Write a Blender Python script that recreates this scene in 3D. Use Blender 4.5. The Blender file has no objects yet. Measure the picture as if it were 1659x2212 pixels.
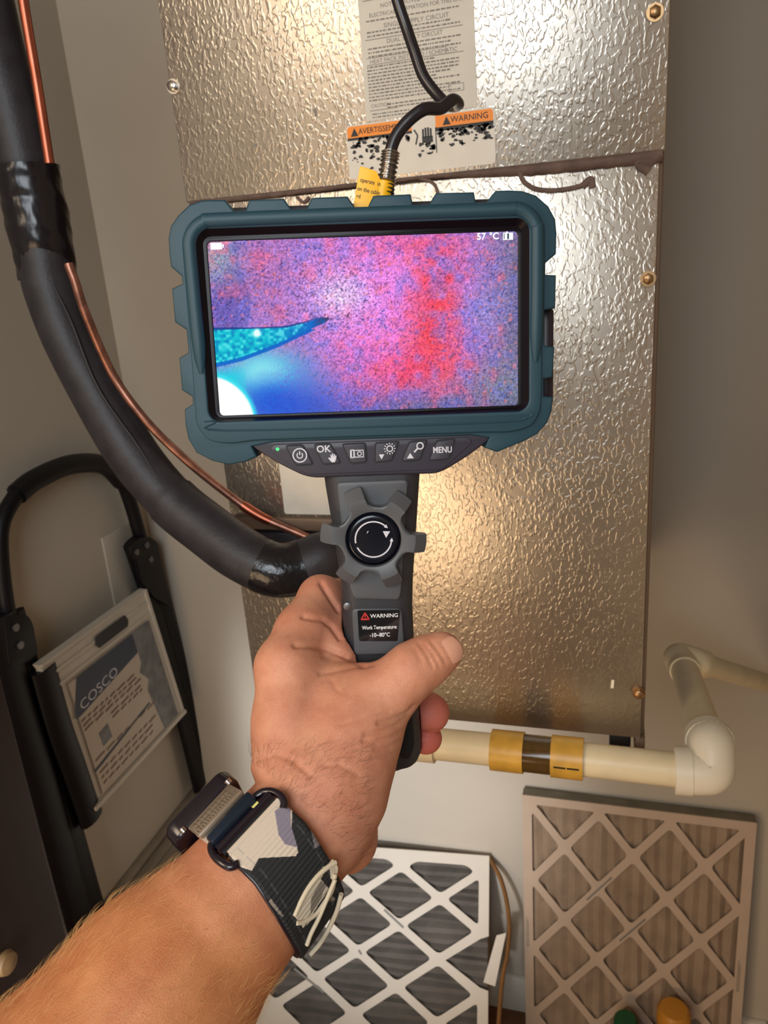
import bpy, bmesh, math, random
import numpy as np
from mathutils import Vector, Matrix
random.seed(7); rng = np.random.default_rng(7)
SC = bpy.context.scene
COL = SC.collection

# ------------------------------------------------------------------ camera
CAM = np.array([0, 0, 1.53])
F_PX, W_PX, H_PX = 1661.0, 1659.0, 2212.0
_p, _y, _r = math.radians(17.7), math.radians(17.3), math.atan2(397, 5184)
FWD = np.array([-math.sin(_y) * math.cos(_p), math.cos(_y) * math.cos(_p), -math.sin(_p)])
_r0 = np.array([math.cos(_y), math.sin(_y), 0.0]); _d0 = np.cross(FWD, _r0)
RIGHT = math.cos(_r) * _r0 + math.sin(_r) * _d0
DOWN = math.cos(_r) * _d0 - math.sin(_r) * _r0
cd = bpy.data.cameras.new('camera'); co = bpy.data.objects.new('camera', cd); COL.objects.link(co)
cd.sensor_fit = 'VERTICAL'; cd.sensor_height = 36; cd.lens = F_PX / H_PX * 36
cd.clip_start = 0.01
_m = Matrix.Identity(4)
for i in range(3):
    _m[i][0], _m[i][1], _m[i][2], _m[i][3] = RIGHT[i], -DOWN[i], -FWD[i], CAM[i]
co.matrix_world = _m
cd.dof.use_dof = True; cd.dof.focus_distance = 0.42; cd.dof.aperture_fstop = 20
SC.camera = co

def ray(x, y): return FWD + RIGHT * (x - W_PX / 2) / F_PX + DOWN * (y - H_PX / 2) / F_PX
def at(x, y, depth): return CAM + ray(x, y) * depth
def on_y(x, y, Y): v = ray(x, y); return CAM + v * (Y / v[1])
def on_x(x, y, X): v = ray(x, y); return CAM + v * (X / v[0])
def on_z(x, y, Z): v = ray(x, y); return CAM + v * ((Z - CAM[2]) / v[2])

# ------------------------------------------------------------------ world, lights, exposure
wd = bpy.data.worlds.new('world'); SC.world = wd; wd.use_nodes = True
wd.node_tree.nodes['Background'].inputs[0].default_value = (0.62, 0.50, 0.38, 1)
wd.node_tree.nodes['Background'].inputs[1].default_value = 0.085
SC.view_settings.view_transform = 'Standard'; SC.view_settings.look = 'None'
SC.view_settings.gamma = 1; SC.view_settings.use_curve_mapping = False
SC.view_settings.exposure = 0.0

def area(name, loc, target, size, power, color, sy=None):
    l = bpy.data.lights.new(name, 'AREA'); l.energy = power; l.color = color
    l.shape = 'RECTANGLE' if sy else 'DISK'; l.size = size
    if sy: l.size_y = sy
    o = bpy.data.objects.new(name, l); COL.objects.link(o)
    o.location = loc
    o.rotation_euler = (Vector(target) - Vector(loc)).to_track_quat('-Z', 'Y').to_euler()
    return o
area('hall_ceiling_lamp', (-1.25, -0.95, 2.15), (-0.3, 0.7, 1.1), 0.95, 24, (1.0, 0.79, 0.57))
area('closet_ceiling_lamp', (0.02, -1.0, 1.98), (0.0, 0.75, 1.55), 0.85, 16, (0.86, 0.94, 1.0))
area('hall_floor_lamp', (-0.66, -0.95, 0.66), (-0.25, 0.7, 1.1), 0.85, 9, (1.0, 0.70, 0.42))
def spot(name, loc, target, power, color, angle, blend=1.0, radius=.06):
    l = bpy.data.lights.new(name, 'SPOT'); l.energy = power; l.color = color; l.spot_size = math.radians(angle); l.spot_blend = blend; l.shadow_soft_size = radius
    o = bpy.data.objects.new(name, l); COL.objects.link(o); o.location = loc
    o.rotation_euler = (Vector(target) - Vector(loc)).to_track_quat('-Z', 'Y').to_euler(); return o
spot('work_light', (-0.40, -0.30, 0.95), (-0.46, 1.25, 0.52), 80, (0.93, 0.96, 1.0), 36)

# ------------------------------------------------------------------ helpers
def tag(o, label=None, cat=None, group=None, kind=None):
    if label: o['label'] = label
    if cat: o['category'] = cat
    if group: o['group'] = group
    if kind: o['kind'] = kind
    return o
def empty(name, loc=(0, 0, 0), mw=None):
    o = bpy.data.objects.new(name, None); COL.objects.link(o); o.empty_display_size = 0.02
    if mw is not None: o.matrix_world = mw
    else: o.location = loc
    return o
def link(name, me, m=None, parent=None, smooth=None):
    if m is not None:
        me.materials.clear(); me.materials.append(m)
    if smooth is not None:
        me.polygons.foreach_set('use_smooth', [smooth] * len(me.polygons))
    o = bpy.data.objects.new(name, me); COL.objects.link(o)
    if parent is not None: o.parent = parent
    return o
def mesh(verts, faces, smooth=False):
    me = bpy.data.meshes.new('mesh')
    me.from_pydata([tuple(map(float, v)) for v in verts], [], [tuple(map(int, f)) for f in faces])
    if smooth: me.polygons.foreach_set('use_smooth', [True] * len(me.polygons))
    me.update(); return me
def join(meshes):
    bm = bmesh.new()
    for m in meshes: bm.from_mesh(m)
    me = bpy.data.meshes.new('mesh'); bm.to_mesh(me); bm.free(); return me
def xf(me, M):
    me.transform(M); return me
def autosmooth(me, deg=35):
    me.polygons.foreach_set('use_smooth', [True] * len(me.polygons))
    bm = bmesh.new(); bm.from_mesh(me); c = math.radians(deg)
    for e in bm.edges:
        if len(e.link_faces) == 2 and e.calc_face_angle(0) > c: e.smooth = False
    bm.to_mesh(me); bm.free(); return me
def box(c, s, bev=0.0, seg=2):
    bm = bmesh.new(); bmesh.ops.create_cube(bm, size=1)
    for v in bm.verts: v.co = Vector((v.co.x * s[0] + c[0], v.co.y * s[1] + c[1], v.co.z * s[2] + c[2]))
    if bev > 0: bmesh.ops.bevel(bm, geom=bm.edges[:], offset=bev, segments=seg, affect='EDGES', profile=0.5)
    me = bpy.data.meshes.new('mesh'); bm.to_mesh(me); bm.free()
    return autosmooth(me) if bev > 0 else me
def tmp_curve_mesh(cu):
    o = bpy.data.objects.new('tmp', cu); COL.objects.link(o)
    dg = bpy.context.evaluated_depsgraph_get()
    me = bpy.data.meshes.new_from_object(o.evaluated_get(dg))
    bpy.data.objects.remove(o); bpy.data.curves.remove(cu); return me
def extr(outlines, z0, z1, bev=0.0, res=2):
    """2D outlines (first outer, further holes) extruded from z0 to z1 with rounded rims; xy in the same unit as z"""
    cu = bpy.data.curves.new('c', 'CURVE'); cu.dimensions = '2D'; cu.fill_mode = 'BOTH'
    for ol in outlines:
        s = cu.splines.new('POLY'); s.points.add(len(ol) - 1); s.use_cyclic_u = True
        for p, q in zip(s.points, ol): p.co = (q[0], q[1], 0, 1)
    cu.extrude = max((z1 - z0) / 2 - bev, 0); cu.bevel_depth = bev; cu.bevel_resolution = res; cu.offset = -bev
    me = tmp_curve_mesh(cu)
    me.transform(Matrix.Translation((0, 0, (z0 + z1) / 2)))
    bm = bmesh.new(); bm.from_mesh(me); bmesh.ops.remove_doubles(bm, verts=bm.verts, dist=1e-6)
    bm.to_mesh(me); bm.free()
    return autosmooth(me, 40)
def mm(pts): return [(a * .001, b * .001) for a, b in pts]
def rrect(x0, x1, y0, y1, r, n=6):
    out = []
    for cx, cy, a0 in ((x1 - r, y1 - r, 0), (x0 + r, y1 - r, 90), (x0 + r, y0 + r, 180), (x1 - r, y0 + r, 270)):
        for k in range(n + 1):
            a = math.radians(a0 + 90 * k / n); out.append((cx + r * math.cos(a), cy + r * math.sin(a)))
    return out
def roundpoly(P, r, n=4):
    out = []; N = len(P); P = [np.array(p, float) for p in P]
    for i in range(N):
        a, b, c = P[i - 1], P[i], P[(i + 1) % N]
        la, lc = np.linalg.norm(a - b), np.linalg.norm(c - b); q = min(r, la * .45, lc * .45)
        s, e = b + (a - b) / la * q, b + (c - b) / lc * q
        for k in range(n + 1):
            t = k / n; out.append(tuple((1 - t) ** 2 * s + 2 * t * (1 - t) * b + t * t * e))
    return out
def cr(pts, n=8, closed=False):
    """Catmull-Rom resample"""
    P = [np.array(p, float) for p in pts]; N = len(P); out = []
    for i in range(N if closed else N - 1):
        if closed: p0, p1, p2, p3 = P[i - 1], P[i], P[(i + 1) % N], P[(i + 2) % N]
        else:
            p1, p2 = P[i], P[i + 1]; p0 = P[i - 1] if i else 2 * p1 - p2; p3 = P[i + 2] if i + 2 < N else 2 * p2 - p1
        for k in range(n):
            t = k / n
            out.append(.5 * (2 * p1 + (p2 - p0) * t + (2 * p0 - 5 * p1 + 4 * p2 - p3) * t * t + (3 * p1 - p0 - 3 * p2 + p3) * t ** 3))
    if not closed: out.append(P[-1])
    return out
def tube(pts, rad, sides=12, closed=False, flat=None, cap=True, normal=None):
    """sweep a circle (or ellipse: flat=(a,b), a along normal) along points; rad may be a list"""
    P = np.array(pts, float); N = len(P)
    R = np.full(N, rad, float) if np.isscalar(rad) else np.array(rad, float)
    if closed: T = np.roll(P, -1, 0) - np.roll(P, 1, 0)
    else: T = np.gradient(P, axis=0)
    T /= np.linalg.norm(T, axis=1)[:, None] + 1e-12
    if normal is not None: n = np.array(normal, float)
    else: n = np.array([0, 0, 1.0]) if abs(T[0][2]) < .9 else np.array([1.0, 0, 0])
    V = []; F = []
    for i in range(N):
        n = n - T[i] * (n @ T[i]); n /= np.linalg.norm(n) + 1e-12; b = np.cross(T[i], n)
        fa, fb = flat if flat else (1, 1)
        for k in range(sides):
            a = 2 * math.pi * k / sides
            V.append(P[i] + R[i] * (fa * math.cos(a) * n + fb * math.sin(a) * b))
    for i in range(N if closed else N - 1):
        j = (i + 1) % N
        for k in range(sides):
            l = (k + 1) % sides; F.append((i * sides + k, i * sides + l, j * sides + l, j * sides + k))
    if cap and not closed:
        F.append(tuple(range(sides))[::-1]); F.append(tuple((N - 1) * sides + k for k in range(sides)))
    return autosmooth(mesh(V, F), 50)
def text(body, size, align='CENTER', loc=(0, 0, 0), sx=1.0, spacing=1.0, rot=0.0, bold=0.0):
    cu = bpy.data.curves.new('t', 'FONT'); cu.body = body; cu.size = size; cu.align_x = align; cu.align_y = 'CENTER'
    cu.resolution_u = 3; cu.space_character = spacing; cu.offset = bold
    me = tmp_curve_mesh(cu)
    me.transform(Matrix.Translation(loc) @ Matrix.Rotation(rot, 4, 'Z') @ Matrix.Diagonal((sx, 1, 1, 1)))
    return me
def lathe(prof, n=24):
    V = []; F = []
    for r, z in prof:
        for k in range(n): V.append((r * math.cos(2 * math.pi * k / n), r * math.sin(2 * math.pi * k / n), z))
    for i in range(len(prof) - 1):
        for k in range(n): F.append((i * n + k, i * n + (k + 1) % n, (i + 1) * n + (k + 1) % n, (i + 1) * n + k))
    F.append(tuple(range(n))[::-1]); F.append(tuple((len(prof) - 1) * n + k for k in range(n)))
    return autosmooth(mesh(V, F), 40)
lathe_ = lathe
def flat(polys, z):
    V = []; F = []
    for p in polys:
        F.append(tuple(range(len(V), len(V) + len(p)))); V += [(x, y, z) for x, y in p]
    return mesh(V, F)
def circ(cx, cy, r, n=28, a0=0, a1=360):
    return [(cx + r * math.cos(math.radians(a0 + (a1 - a0) * k / n)), cy + r * math.sin(math.radians(a0 + (a1 - a0) * k / n))) for k in range(n)]
def arc_band(cx, cy, r0, r1, a0, a1, n=30):
    A = [math.radians(a0 + (a1 - a0) * k / n) for k in range(n + 1)]
    return [[(cx + r1 * math.cos(A[k]), cy + r1 * math.sin(A[k])), (cx + r1 * math.cos(A[k + 1]), cy + r1 * math.sin(A[k + 1])),
             (cx + r0 * math.cos(A[k + 1]), cy + r0 * math.sin(A[k + 1])), (cx + r0 * math.cos(A[k]), cy + r0 * math.sin(A[k]))] for k in range(n)]
def bar(x0, y0, x1, y1, w):
    d = np.array([x1 - x0, y1 - y0], float); d /= np.linalg.norm(d) + 1e-12; n = np.array([-d[1], d[0]]) * w / 2
    return [(x0 + n[0], y0 + n[1]), (x0 - n[0], y0 - n[1]), (x1 - n[0], y1 - n[1]), (x1 + n[0], y1 + n[1])]

# ------------------------------------------------------------------ materials
def lin(c):
    return tuple(((v / 255) / 12.92 if v <= 10 else (((v / 255) + .055) / 1.055) ** 2.4) for v in c) + (1.0,)
def mat(name, rgb, rough=.5, metal=0.0, spec=.5, var=0.0, vscale=30.0, bump=0.0, bscale=200.0, bdist=.001, coat=0.0, sss=0.0, stretch=None):
    m = bpy.data.materials.new(name); m.use_nodes = True; nt = m.node_tree; b = nt.nodes['Principled BSDF']
    c = lin(rgb) if max(rgb) > 1 else tuple(rgb) + (1.0,)
    b.inputs['Base Color'].default_value = c; b.inputs['Roughness'].default_value = rough
    b.inputs['Metallic'].default_value = metal; b.inputs['Specular IOR Level'].default_value = spec
    if coat: b.inputs['Coat Weight'].default_value = coat; b.inputs['Coat Roughness'].default_value = .1
    tc = nt.nodes.new('ShaderNodeTexCoord'); src = tc.outputs['Object']
    if stretch:
        mp = nt.nodes.new('ShaderNodeMapping'); mp.inputs['Scale'].default_value = stretch
        nt.links.new(src, mp.inputs[0]); src = mp.outputs[0]
    if var:
        n = nt.nodes.new('ShaderNodeTexNoise'); n.inputs['Scale'].default_value = vscale; n.inputs['Detail'].default_value = 4
        nt.links.new(src, n.inputs['Vector'])
        mx = nt.nodes.new('ShaderNodeMix'); mx.data_type = 'RGBA'
        mx.inputs[6].default_value = tuple(x * (1 - var) for x in c[:3]) + (1,)
        mx.inputs[7].default_value = tuple(min(1, x * (1 + var)) for x in c[:3]) + (1,)
        rp = nt.nodes.new('ShaderNodeMapRange'); rp.inputs[1].default_value = .3; rp.inputs[2].default_value = .7
        nt.links.new(n.outputs[0], rp.inputs[0]); nt.links.new(rp.outputs[0], mx.inputs[0]); nt.links.new(mx.outputs[2], b.inputs['Base Color'])
    if bump:
        n2 = nt.nodes.new('ShaderNodeTexNoise'); n2.inputs['Scale'].default_value = bscale; n2.inputs['Detail'].default_value = 3
        nt.links.new(src, n2.inputs['Vector'])
        bp = nt.nodes.new('ShaderNodeBump'); bp.inputs['Strength'].default_value = bump; bp.inputs['Distance'].default_value = bdist
        nt.links.new(n2.outputs[0], bp.inputs['Height']); nt.links.new(bp.outputs[0], b.inputs['Normal'])
    return m
def emis(name, rgb, strength=1.0):
    m = bpy.data.materials.new(name); m.use_nodes = True; nt = m.node_tree
    b = nt.nodes['Principled BSDF']; b.inputs['Base Color'].default_value = (0, 0, 0, 1)
    b.inputs['Emission Color'].default_value = lin(rgb); b.inputs['Emission Strength'].default_value = strength
    return m

M_WALL = mat('painted_wall', (192, 182, 167), .75, var=.03, vscale=6, bump=.08, bscale=260)
M_FLOOR = mat('brown_floor', (112, 70, 38), .5, var=.25, vscale=9, stretch=(1, 8, 1))
M_TRIM = mat('white_trim', (226, 220, 206), .45, var=.02)
M_LEDGE = mat('grey_ledge', (148, 136, 122), .6, var=.12, vscale=25)
M_TEAL = mat('teal_rubber', (27, 62, 76), .5, spec=.45, bump=.05, bscale=900, bdist=.0004)
M_BLACK = mat('black_plastic', (48, 48, 53), .42, spec=.5, bump=.08, bscale=2500, bdist=.0002)
M_BLACK2 = mat('charcoal_plastic', (80, 82, 86), .42, spec=.5, bump=.06, bscale=2500, bdist=.0002)
M_GLOSS = mat('gloss_black', (14, 9, 16), .3, spec=.2)
M_RECESS = mat('deep_black', (12, 12, 16), .5)
M_ICON = mat('pale_print', (205, 205, 215), .5)
M_RED = mat('red_print', (205, 45, 40), .5)
M_YEL = mat('yellow_vinyl', (250, 186, 8), .45, var=.04)
M_INK = mat('dark_ink', (42, 40, 42), .6)
M_INKG = mat('faded_ink', (128, 124, 118), .7)
M_STEEL = mat('steel', (185, 180, 175), .25, metal=1.0)
M_BRASS = mat('dull_screw', (160, 128, 92), .35, metal=.9)
M_CABLE = mat('black_cable', (22, 18, 26), .32, spec=.6)
M_PAPER = mat('grey_paper_label', (205, 200, 188), .5, var=.04, vscale=40)
M_PAPER2 = mat('white_paper_label', (216, 210, 198), .45, var=.04, vscale=60)
M_ORANGE = mat('orange_print', (240, 140, 30), .5)
M_FOAM = mat('black_foam', (40, 38, 44), .5, var=.3, vscale=60, bump=.35, bscale=300, bdist=.0008)
M_TAPE = mat('black_tape', (22, 20, 26), .25, spec=.5, bump=.45, bscale=38, bdist=.006, stretch=(1, 1, .45))
M_COPPER = mat('copper', (176, 100, 78), .36, metal=1.0, var=.2, vscale=40)
M_COPPER2 = mat('tarnished_copper', (150, 105, 90), .38, metal=.9, var=.45, vscale=60)
M_PVC = mat('cream_plastic_pipe', (228, 212, 176), .4, var=.06, vscale=40)
M_PVC2 = mat('white_plastic_fitting', (236, 226, 204), .38, var=.03)
M_AMBER = mat('yellowed_plastic', (205, 158, 62), .35, var=.18, vscale=50)
M_LADDER = mat('black_ladder_steel', (15, 13, 18), .45, spec=.3)
M_TREAD = mat('white_plastic_tread', (206, 198, 184), .5, var=.04)
M_RIVET = mat('rivet', (120, 116, 118), .4, metal=.8)
M_BOARD = mat('dark_brown_board', (44, 28, 28), .5, var=.2, vscale=8, stretch=(10, 10, 1))
M_CARD = mat('white_card_grille', (214, 204, 190), .65, var=.03, vscale=20)
M_CARDR = mat('taupe_card_grille', (196, 174, 154), .65, var=.04, vscale=20)
M_CARDB = mat('brown_cardboard', (138, 96, 52), .7, var=.15, vscale=40)
M_PLEATD = mat('dirty_pleated_media', (104, 98, 92), .9, var=.22, vscale=18, bump=.15, bscale=400)
M_PLEATL = mat('dusty_pleated_media', (158, 137, 116), .9, var=.16, vscale=18, bump=.15, bscale=400)
M_EDGE = mat('grey_green_filter_edge', (112, 106, 90), .7, var=.2, vscale=40)
M_MASTIC = mat('brown_mastic', (96, 76, 68), .7, var=.3, vscale=70, bump=.5, bscale=150, bdist=.002)
M_CABSIDE = mat('cabinet_side', (120, 100, 84), .5, metal=.4)

def metal_panel():
    m = bpy.data.materials.new('embossed_metal'); m.use_nodes = True; nt = m.node_tree; b = nt.nodes['Principled BSDF']
    L = nt.links.new; N = nt.nodes.new
    b.inputs['Metallic'].default_value = .95; b.inputs['Roughness'].default_value = .34
    tc = N('ShaderNodeTexCoord'); mp = N('ShaderNodeMapping'); mp.inputs['Scale'].default_value = (1, 1, .6)
    L(tc.outputs['Object'], mp.inputs[0])
    n = N('ShaderNodeTexNoise'); n.inputs['Scale'].default_value = 270; n.inputs['Detail'].default_value = 1.0; n.inputs['Roughness'].default_value = .4
    n.inputs['Distortion'].default_value = .5
    L(mp.outputs[0], n.inputs['Vector'])
    rp = N('ShaderNodeMapRange'); rp.interpolation_type = 'SMOOTHSTEP'; rp.inputs[1].default_value = .46; rp.inputs[2].default_value = .62
    L(n.outputs[0], rp.inputs[0])
    # emboss fades where the sheet has been pressed flat
    n3 = N('ShaderNodeTexNoise'); n3.inputs['Scale'].default_value = 9; L(tc.outputs['Object'], n3.inputs['Vector'])
    r3 = N('ShaderNodeMapRange'); r3.inputs[1].default_value = .35; r3.inputs[2].default_value = .6; r3.inputs[3].default_value = .45; r3.inputs[4].default_value = 1
    L(n3.outputs[0], r3.inputs[0])
    mu = N('ShaderNodeMath'); mu.operation = 'MULTIPLY'; L(rp.outputs[0], mu.inputs[0]); L(r3.outputs[0], mu.inputs[1])
    bp = N('ShaderNodeBump'); bp.inputs['Strength'].default_value = .30; bp.inputs['Distance'].default_value = .0009
    L(mu.outputs[0], bp.inputs['Height']); L(bp.outputs[0], b.inputs['Normal'])
    n2 = N('ShaderNodeTexNoise'); n2.inputs['Scale'].default_value = 14; n2.inputs['Detail'].default_value = 6; L(tc.outputs['Object'], n2.inputs['Vector'])
    mx = N('ShaderNodeMix'); mx.data_type = 'RGBA'; mx.inputs[6].default_value = lin((178, 168, 156)); mx.inputs[7].default_value = lin((214, 206, 194))
    L(n2.outputs[0], mx.inputs[0]); L(mx.outputs[2], b.inputs['Base Color'])
    return m
M_PANEL = metal_panel()

# ------------------------------------------------------------------ the setting
XL, XR, YB = -0.88, 0.31, 1.25
def struct(name, me, m, label=None):
    o = link(name, me, m); o['kind'] = 'structure'
    if label: o['label'] = label; 
    return o
struct('floor', box((-.285, .1, -.02), (1.39, 2.5, .04)), M_FLOOR, 'brown wood floor of the closet')
struct('wall_back', box((-.285, YB + .03, 1.2), (1.39, .06, 2.4)), M_WALL, 'off-white painted back wall behind the metal cabinet')
struct('wall_left', box((XL - .03, .45, 1.2), (.06, 1.72, 2.4)), M_WALL, 'painted side wall that the step stool leans on')
struct('wall_right', box((XR + .03, .45, 1.2), (.06, 1.72, 2.4)), M_WALL, 'painted side wall at the right edge of the photo')
struct('shade_wall', box((.195, -.16, 1.2), (.23, .08, 2.4)), M_WALL, 'unseen short wall added to shade the right side of the closet')  # out-of-view wall added to keep lamp light off the right side
struct('ceiling', box((-.285, .1, 2.42), (1.39, 2.5, .04)), M_WALL, 'ceiling of the closet')
struct('baseboard_back', box((-.285, YB - .007, .045), (1.18, .014, .09), .003), M_TRIM, 'white baseboard along the back wall')
struct('trim_1', join([box((XL + .07, .55, .225), (.14, 1.4, .45), .004), box((XL + .009, .55, .457), (.018, 1.4, .014), .004), box((XL + .03, .55, .4525), (.022, 1.4, .005), .002)]), M_LEDGE, 'low grey ledge along the side wall under the step stool')

# ------------------------------------------------------------------ air handler cabinet
YF = .73
CX0, CX1, CZ0, CZS = -.4066, .0375, 1.041, 1.603
ah = empty('air_handler', (0, 0, 0)); tag(ah, 'tall embossed metal air handler cabinet on the back wall with stickers and a sealed seam', 'air handler')
link('body', box(((CX0 + CX1) / 2, YF + .262, (CZ0 + 2.1) / 2 + .0), (CX1 - CX0 - .001, .512, 2.1 - CZ0 - .004), .002), M_CABSIDE, ah)
link('upper_panel', box(((CX0 + CX1) / 2, YF + .003, (CZS + 2.1) / 2), (CX1 - CX0, .006, 2.1 - CZS), .0015), M_PANEL, ah)
link('lower_panel', box(((CX0 + CX1) / 2 - .002, YF + .004, (CZ0 + CZS - .0035) / 2), (CX1 - CX0 - .004, .006, CZS - .0035 - CZ0), .0015), M_PANEL, ah)
# mastic along the seam: irregular strip
V = []; F = []; n = 90
for i in range(n + 1):
    x = CX0 + .004 + (CX1 - CX0 - .006) * i / n; t = i / n
    th = .0004 + .0008 * math.sin(9 * t) + rng.uniform(-.0004, .0004) + (.0052 if t > .55 else 0) * min(1, (t - .55) * 5)
    for dy, dz in ((-.0012, .0012), (-.0016, -.5 * th), (-.0004, -th - .0022), (.004, -th - .0022), (.004, .0015)): V.append((x, YF + dy, CZS + dz))
for i in range(n):
    for k in range(5): F.append((i * 5 + k, i * 5 + (k + 1) % 5, (i + 1) * 5 + (k + 1) % 5, (i + 1) * 5 + k))
link('seam_sealant', mesh(V, F, True), M_MASTIC, ah)
def blob_strip(pts, rad): return tube(cr([on_y(*p, YF - .0005) for p in pts], 6), rad, 8, flat=(1, .35), normal=(0, 0, 1))
for pts_, r__ in (([(1120, 368), (1132, 392), (1158, 408), (1200, 411), (1245, 404), (1272, 394)], .0019), ([(1258, 402), (1276, 388), (1280, 405)], .003), ([(1430, 330), (1405, 348), (1380, 352), (1402, 370)], .0038)):
    link('peeling_sealant', blob_strip(pts_, r__), M_MASTIC, ah)
for pts_ in ([(905, 385), (930, 392), (942, 405), (946, 425)], [(640, 425), (655, 437), (668, 425)]): link('crimped_edge', blob_strip(pts_, .0014), M_MASTIC, ah)
def screw(px, py, m, hexa=True):
    p = on_y(px, py, YF); r = .0046
    out = [tube([(p[0], YF + .001, p[2]), (p[0], YF - .0012, p[2])], .0066, 20), tube([(p[0], YF - .001, p[2]), (p[0], YF - .0045, p[2]), (p[0], YF - .0052, p[2])], [r, r, r * .8], 6 if hexa else 16)]
    return link('screw', join(out), m, ah)
screw(1415, 27, M_BRASS); screw(1400, 602, M_BRASS); screw(375, 187, M_STEEL, False); screw(1380, 1497, M_BRASS, False)
def scuff(px, py, pts):
    q = on_y(px, py, YF); return [(q[0] + a * .001, q[2] + b * .001) for a, b in pts]
sc_ = flat([scuff(600, 238, [(-3, -.4), (0, .5), (3, -1), (3, -1.6), (0, -.2)]), scuff(681, 243, [(-1, 3), (1, 3.4), (.6, 0), (1.6, -3), (0, -3.6), (-.6, 0)]), scuff(552, 314, [(-1.4, -1), (1.4, -1), (1.2, 1.2), (-1.2, 1)]), scuff(739, 230, [(-1, -1), (1, -.6), (.6, 1)]), scuff(585, 105, [(-.8, -1), (1, -.6), (.6, 1)])], 0)
sc_ = link('scuff_marks', xf(sc_, Matrix.Translation((0, YF - .0004, 0)) @ Matrix.Rotation(math.pi / 2, 4, 'X')), M_INKG, ah); sc_['kind'] = 'stuff'
# stickers: local frame x right, z up; built in xy then stood on the panel
def stand(x, z, y=YF - .0004):
    return Matrix.Translation((x, y, z)) @ Matrix.Rotation(math.pi / 2, 4, 'X')
def lines_of_print(x0, x1, ys, h, seed):
    """illegible small print: rows of short dashes"""
    r = random.Random(seed); P = []
    for y in ys:
        x = x0
        xe = x1 - r.choice((0, 0, 0, .1, .25)) * (x1 - x0)
        while x < xe:
            w = r.uniform(.0006, .0045)
            P.append(bar(x, y, min(x + w, xe), y, h * r.uniform(.75, 1))); x += w + .0009
    return P
RS0, RS1, RZ0, RZ1 = -.2155, -.1160, 1.6535, 1.83
w_, h_ = RS1 - RS0, RZ1 - RZ0
sh = link('rating_sheet', xf(extr([rrect(0, w_, 0, h_, .002)], 0, .0004), stand(RS0, RZ0)), M_PAPER, ah); sh['label'] = 'grey paper rating sheet with faded print'
def zl(zz): return zz - RZ0
T = [text('NOT APPROVED FOR CANADIAN', .0046, loc=(w_ * .56, zl(1.7405), 0), spacing=1.05), text('INFORMATION FOR THIS UNIT', .0044, loc=(w_ * .62, zl(1.7355), 0)),
     text('ELECTRICAL', .0042, 'LEFT', (.009, zl(1.7345), 0)), text('SINGLE SUPPLY CIRCUIT', .0050, loc=(w_ * .5, zl(1.7255), 0), spacing=1.05),
     text('DUAL SUPPLY CIRCUIT', .0046, loc=(w_ * .48, zl(1.7135), 0), spacing=1.05), text('HEAT PACK INSTALLED / SCHEMATIC', .0046, 'LEFT', (.007, zl(1.6995), 0)),
     text('CAUTION', .0040, 'LEFT', (.005, zl(1.6650), 0))]
P = lines_of_print(.006, w_ - .012, [zl(1.7305), zl(1.7220), zl(1.7190), zl(1.7095), zl(1.7065), zl(1.7035)], .0013, 3)
P += lines_of_print(.004, w_ - .014, [zl(1.6955 - .0026 * k) for k in range(11)], .0013, 5) + lines_of_print(.02, w_ - .02, [zl(1.6650), zl(1.6625)], .0012, 6) + lines_of_print(.006, w_ * .4, [zl(1.6585), zl(1.6560)], .0012, 7)
P += lines_of_print(.02, w_ - .02, [zl(1.7600 - .003 * k) for k in range(4)], .0014, 8)
for zz in (1.7460, 1.7165, 1.6972, 1.6615): P.append(bar(.004, zl(zz), w_ * (.3 if zz < 1.67 else .9), zl(zz), .0005))
for q in ((w_ * .76, zl(1.668), w_ * .89, zl(1.668)), (w_ * .76, zl(1.6735), w_ * .89, zl(1.6735)), (w_ * .76, zl(1.668), w_ * .76, zl(1.6735)), (w_ * .89, zl(1.668), w_ * .89, zl(1.6735))): P.append(bar(*q, .0004))
for q in ((.004, zl(1.7025), w_ * .75, zl(1.7025)), (w_ * .75, zl(1.7025), w_ * .75, zl(1.697))): P.append(bar(*q, .0004))
link('print', xf(join(T + [flat(P, 0)]), stand(RS0, RZ0, YF - .0010)), M_INKG, sh)
# warning sticker
WS0, WS1, WZ0, WZ1 = -.2355, -.1015, 1.6075, 1.6520
w_, h_ = WS1 - WS0, WZ1 - WZ0
ws = link('warning_sticker', xf(extr([rrect(0, w_, 0, h_, .003)], 0, .0004), stand(WS0, WZ0)), M_PAPER2, ah); ws['label'] = 'white sticker with two orange headers'
mid0, mid1 = w_ * .50, w_ * .615
Mw = stand(WS0, WZ0, YF - .0009)
link('orange_header', xf(flat([[(.001, h_ - .0105), (mid0 - .006, h_ - .0105), (mid0 - .006, h_ - .001), (.003, h_ - .001), (.001, h_ - .003)],
                               [(mid1, h_ - .0105), (w_ - .001, h_ - .0105), (w_ - .001, h_ - .003), (w_ - .003, h_ - .001), (mid1, h_ - .001)]], 0), Mw), M_ORANGE, ws)
P = []
def worn(x0, x1, y0, y1, nn, seed):
    r = random.Random(seed)
    for _ in range(nn):
        cx, cy = r.uniform(x0, x1), y1 - (y1 - y0) * r.random() ** 2; s = r.uniform(.0006, .0026)
        P.append([(cx + s * r.uniform(.5, 1.5) * math.cos(a), cy + .8 * s * r.uniform(.5, 1.2) * math.sin(a)) for a in np.linspace(0, 6.28, 8)[:-1]])
P += [[(.001, h_ - .0125), (mid0 - .006, h_ - .0125), (mid0 - .006, h_ - .0105), (.001, h_ - .0105)], [(mid1, h_ - .0135), (w_ - .001, h_ - .0135), (w_ - .001, h_ - .0105), (mid1, h_ - .0105)]]
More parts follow.
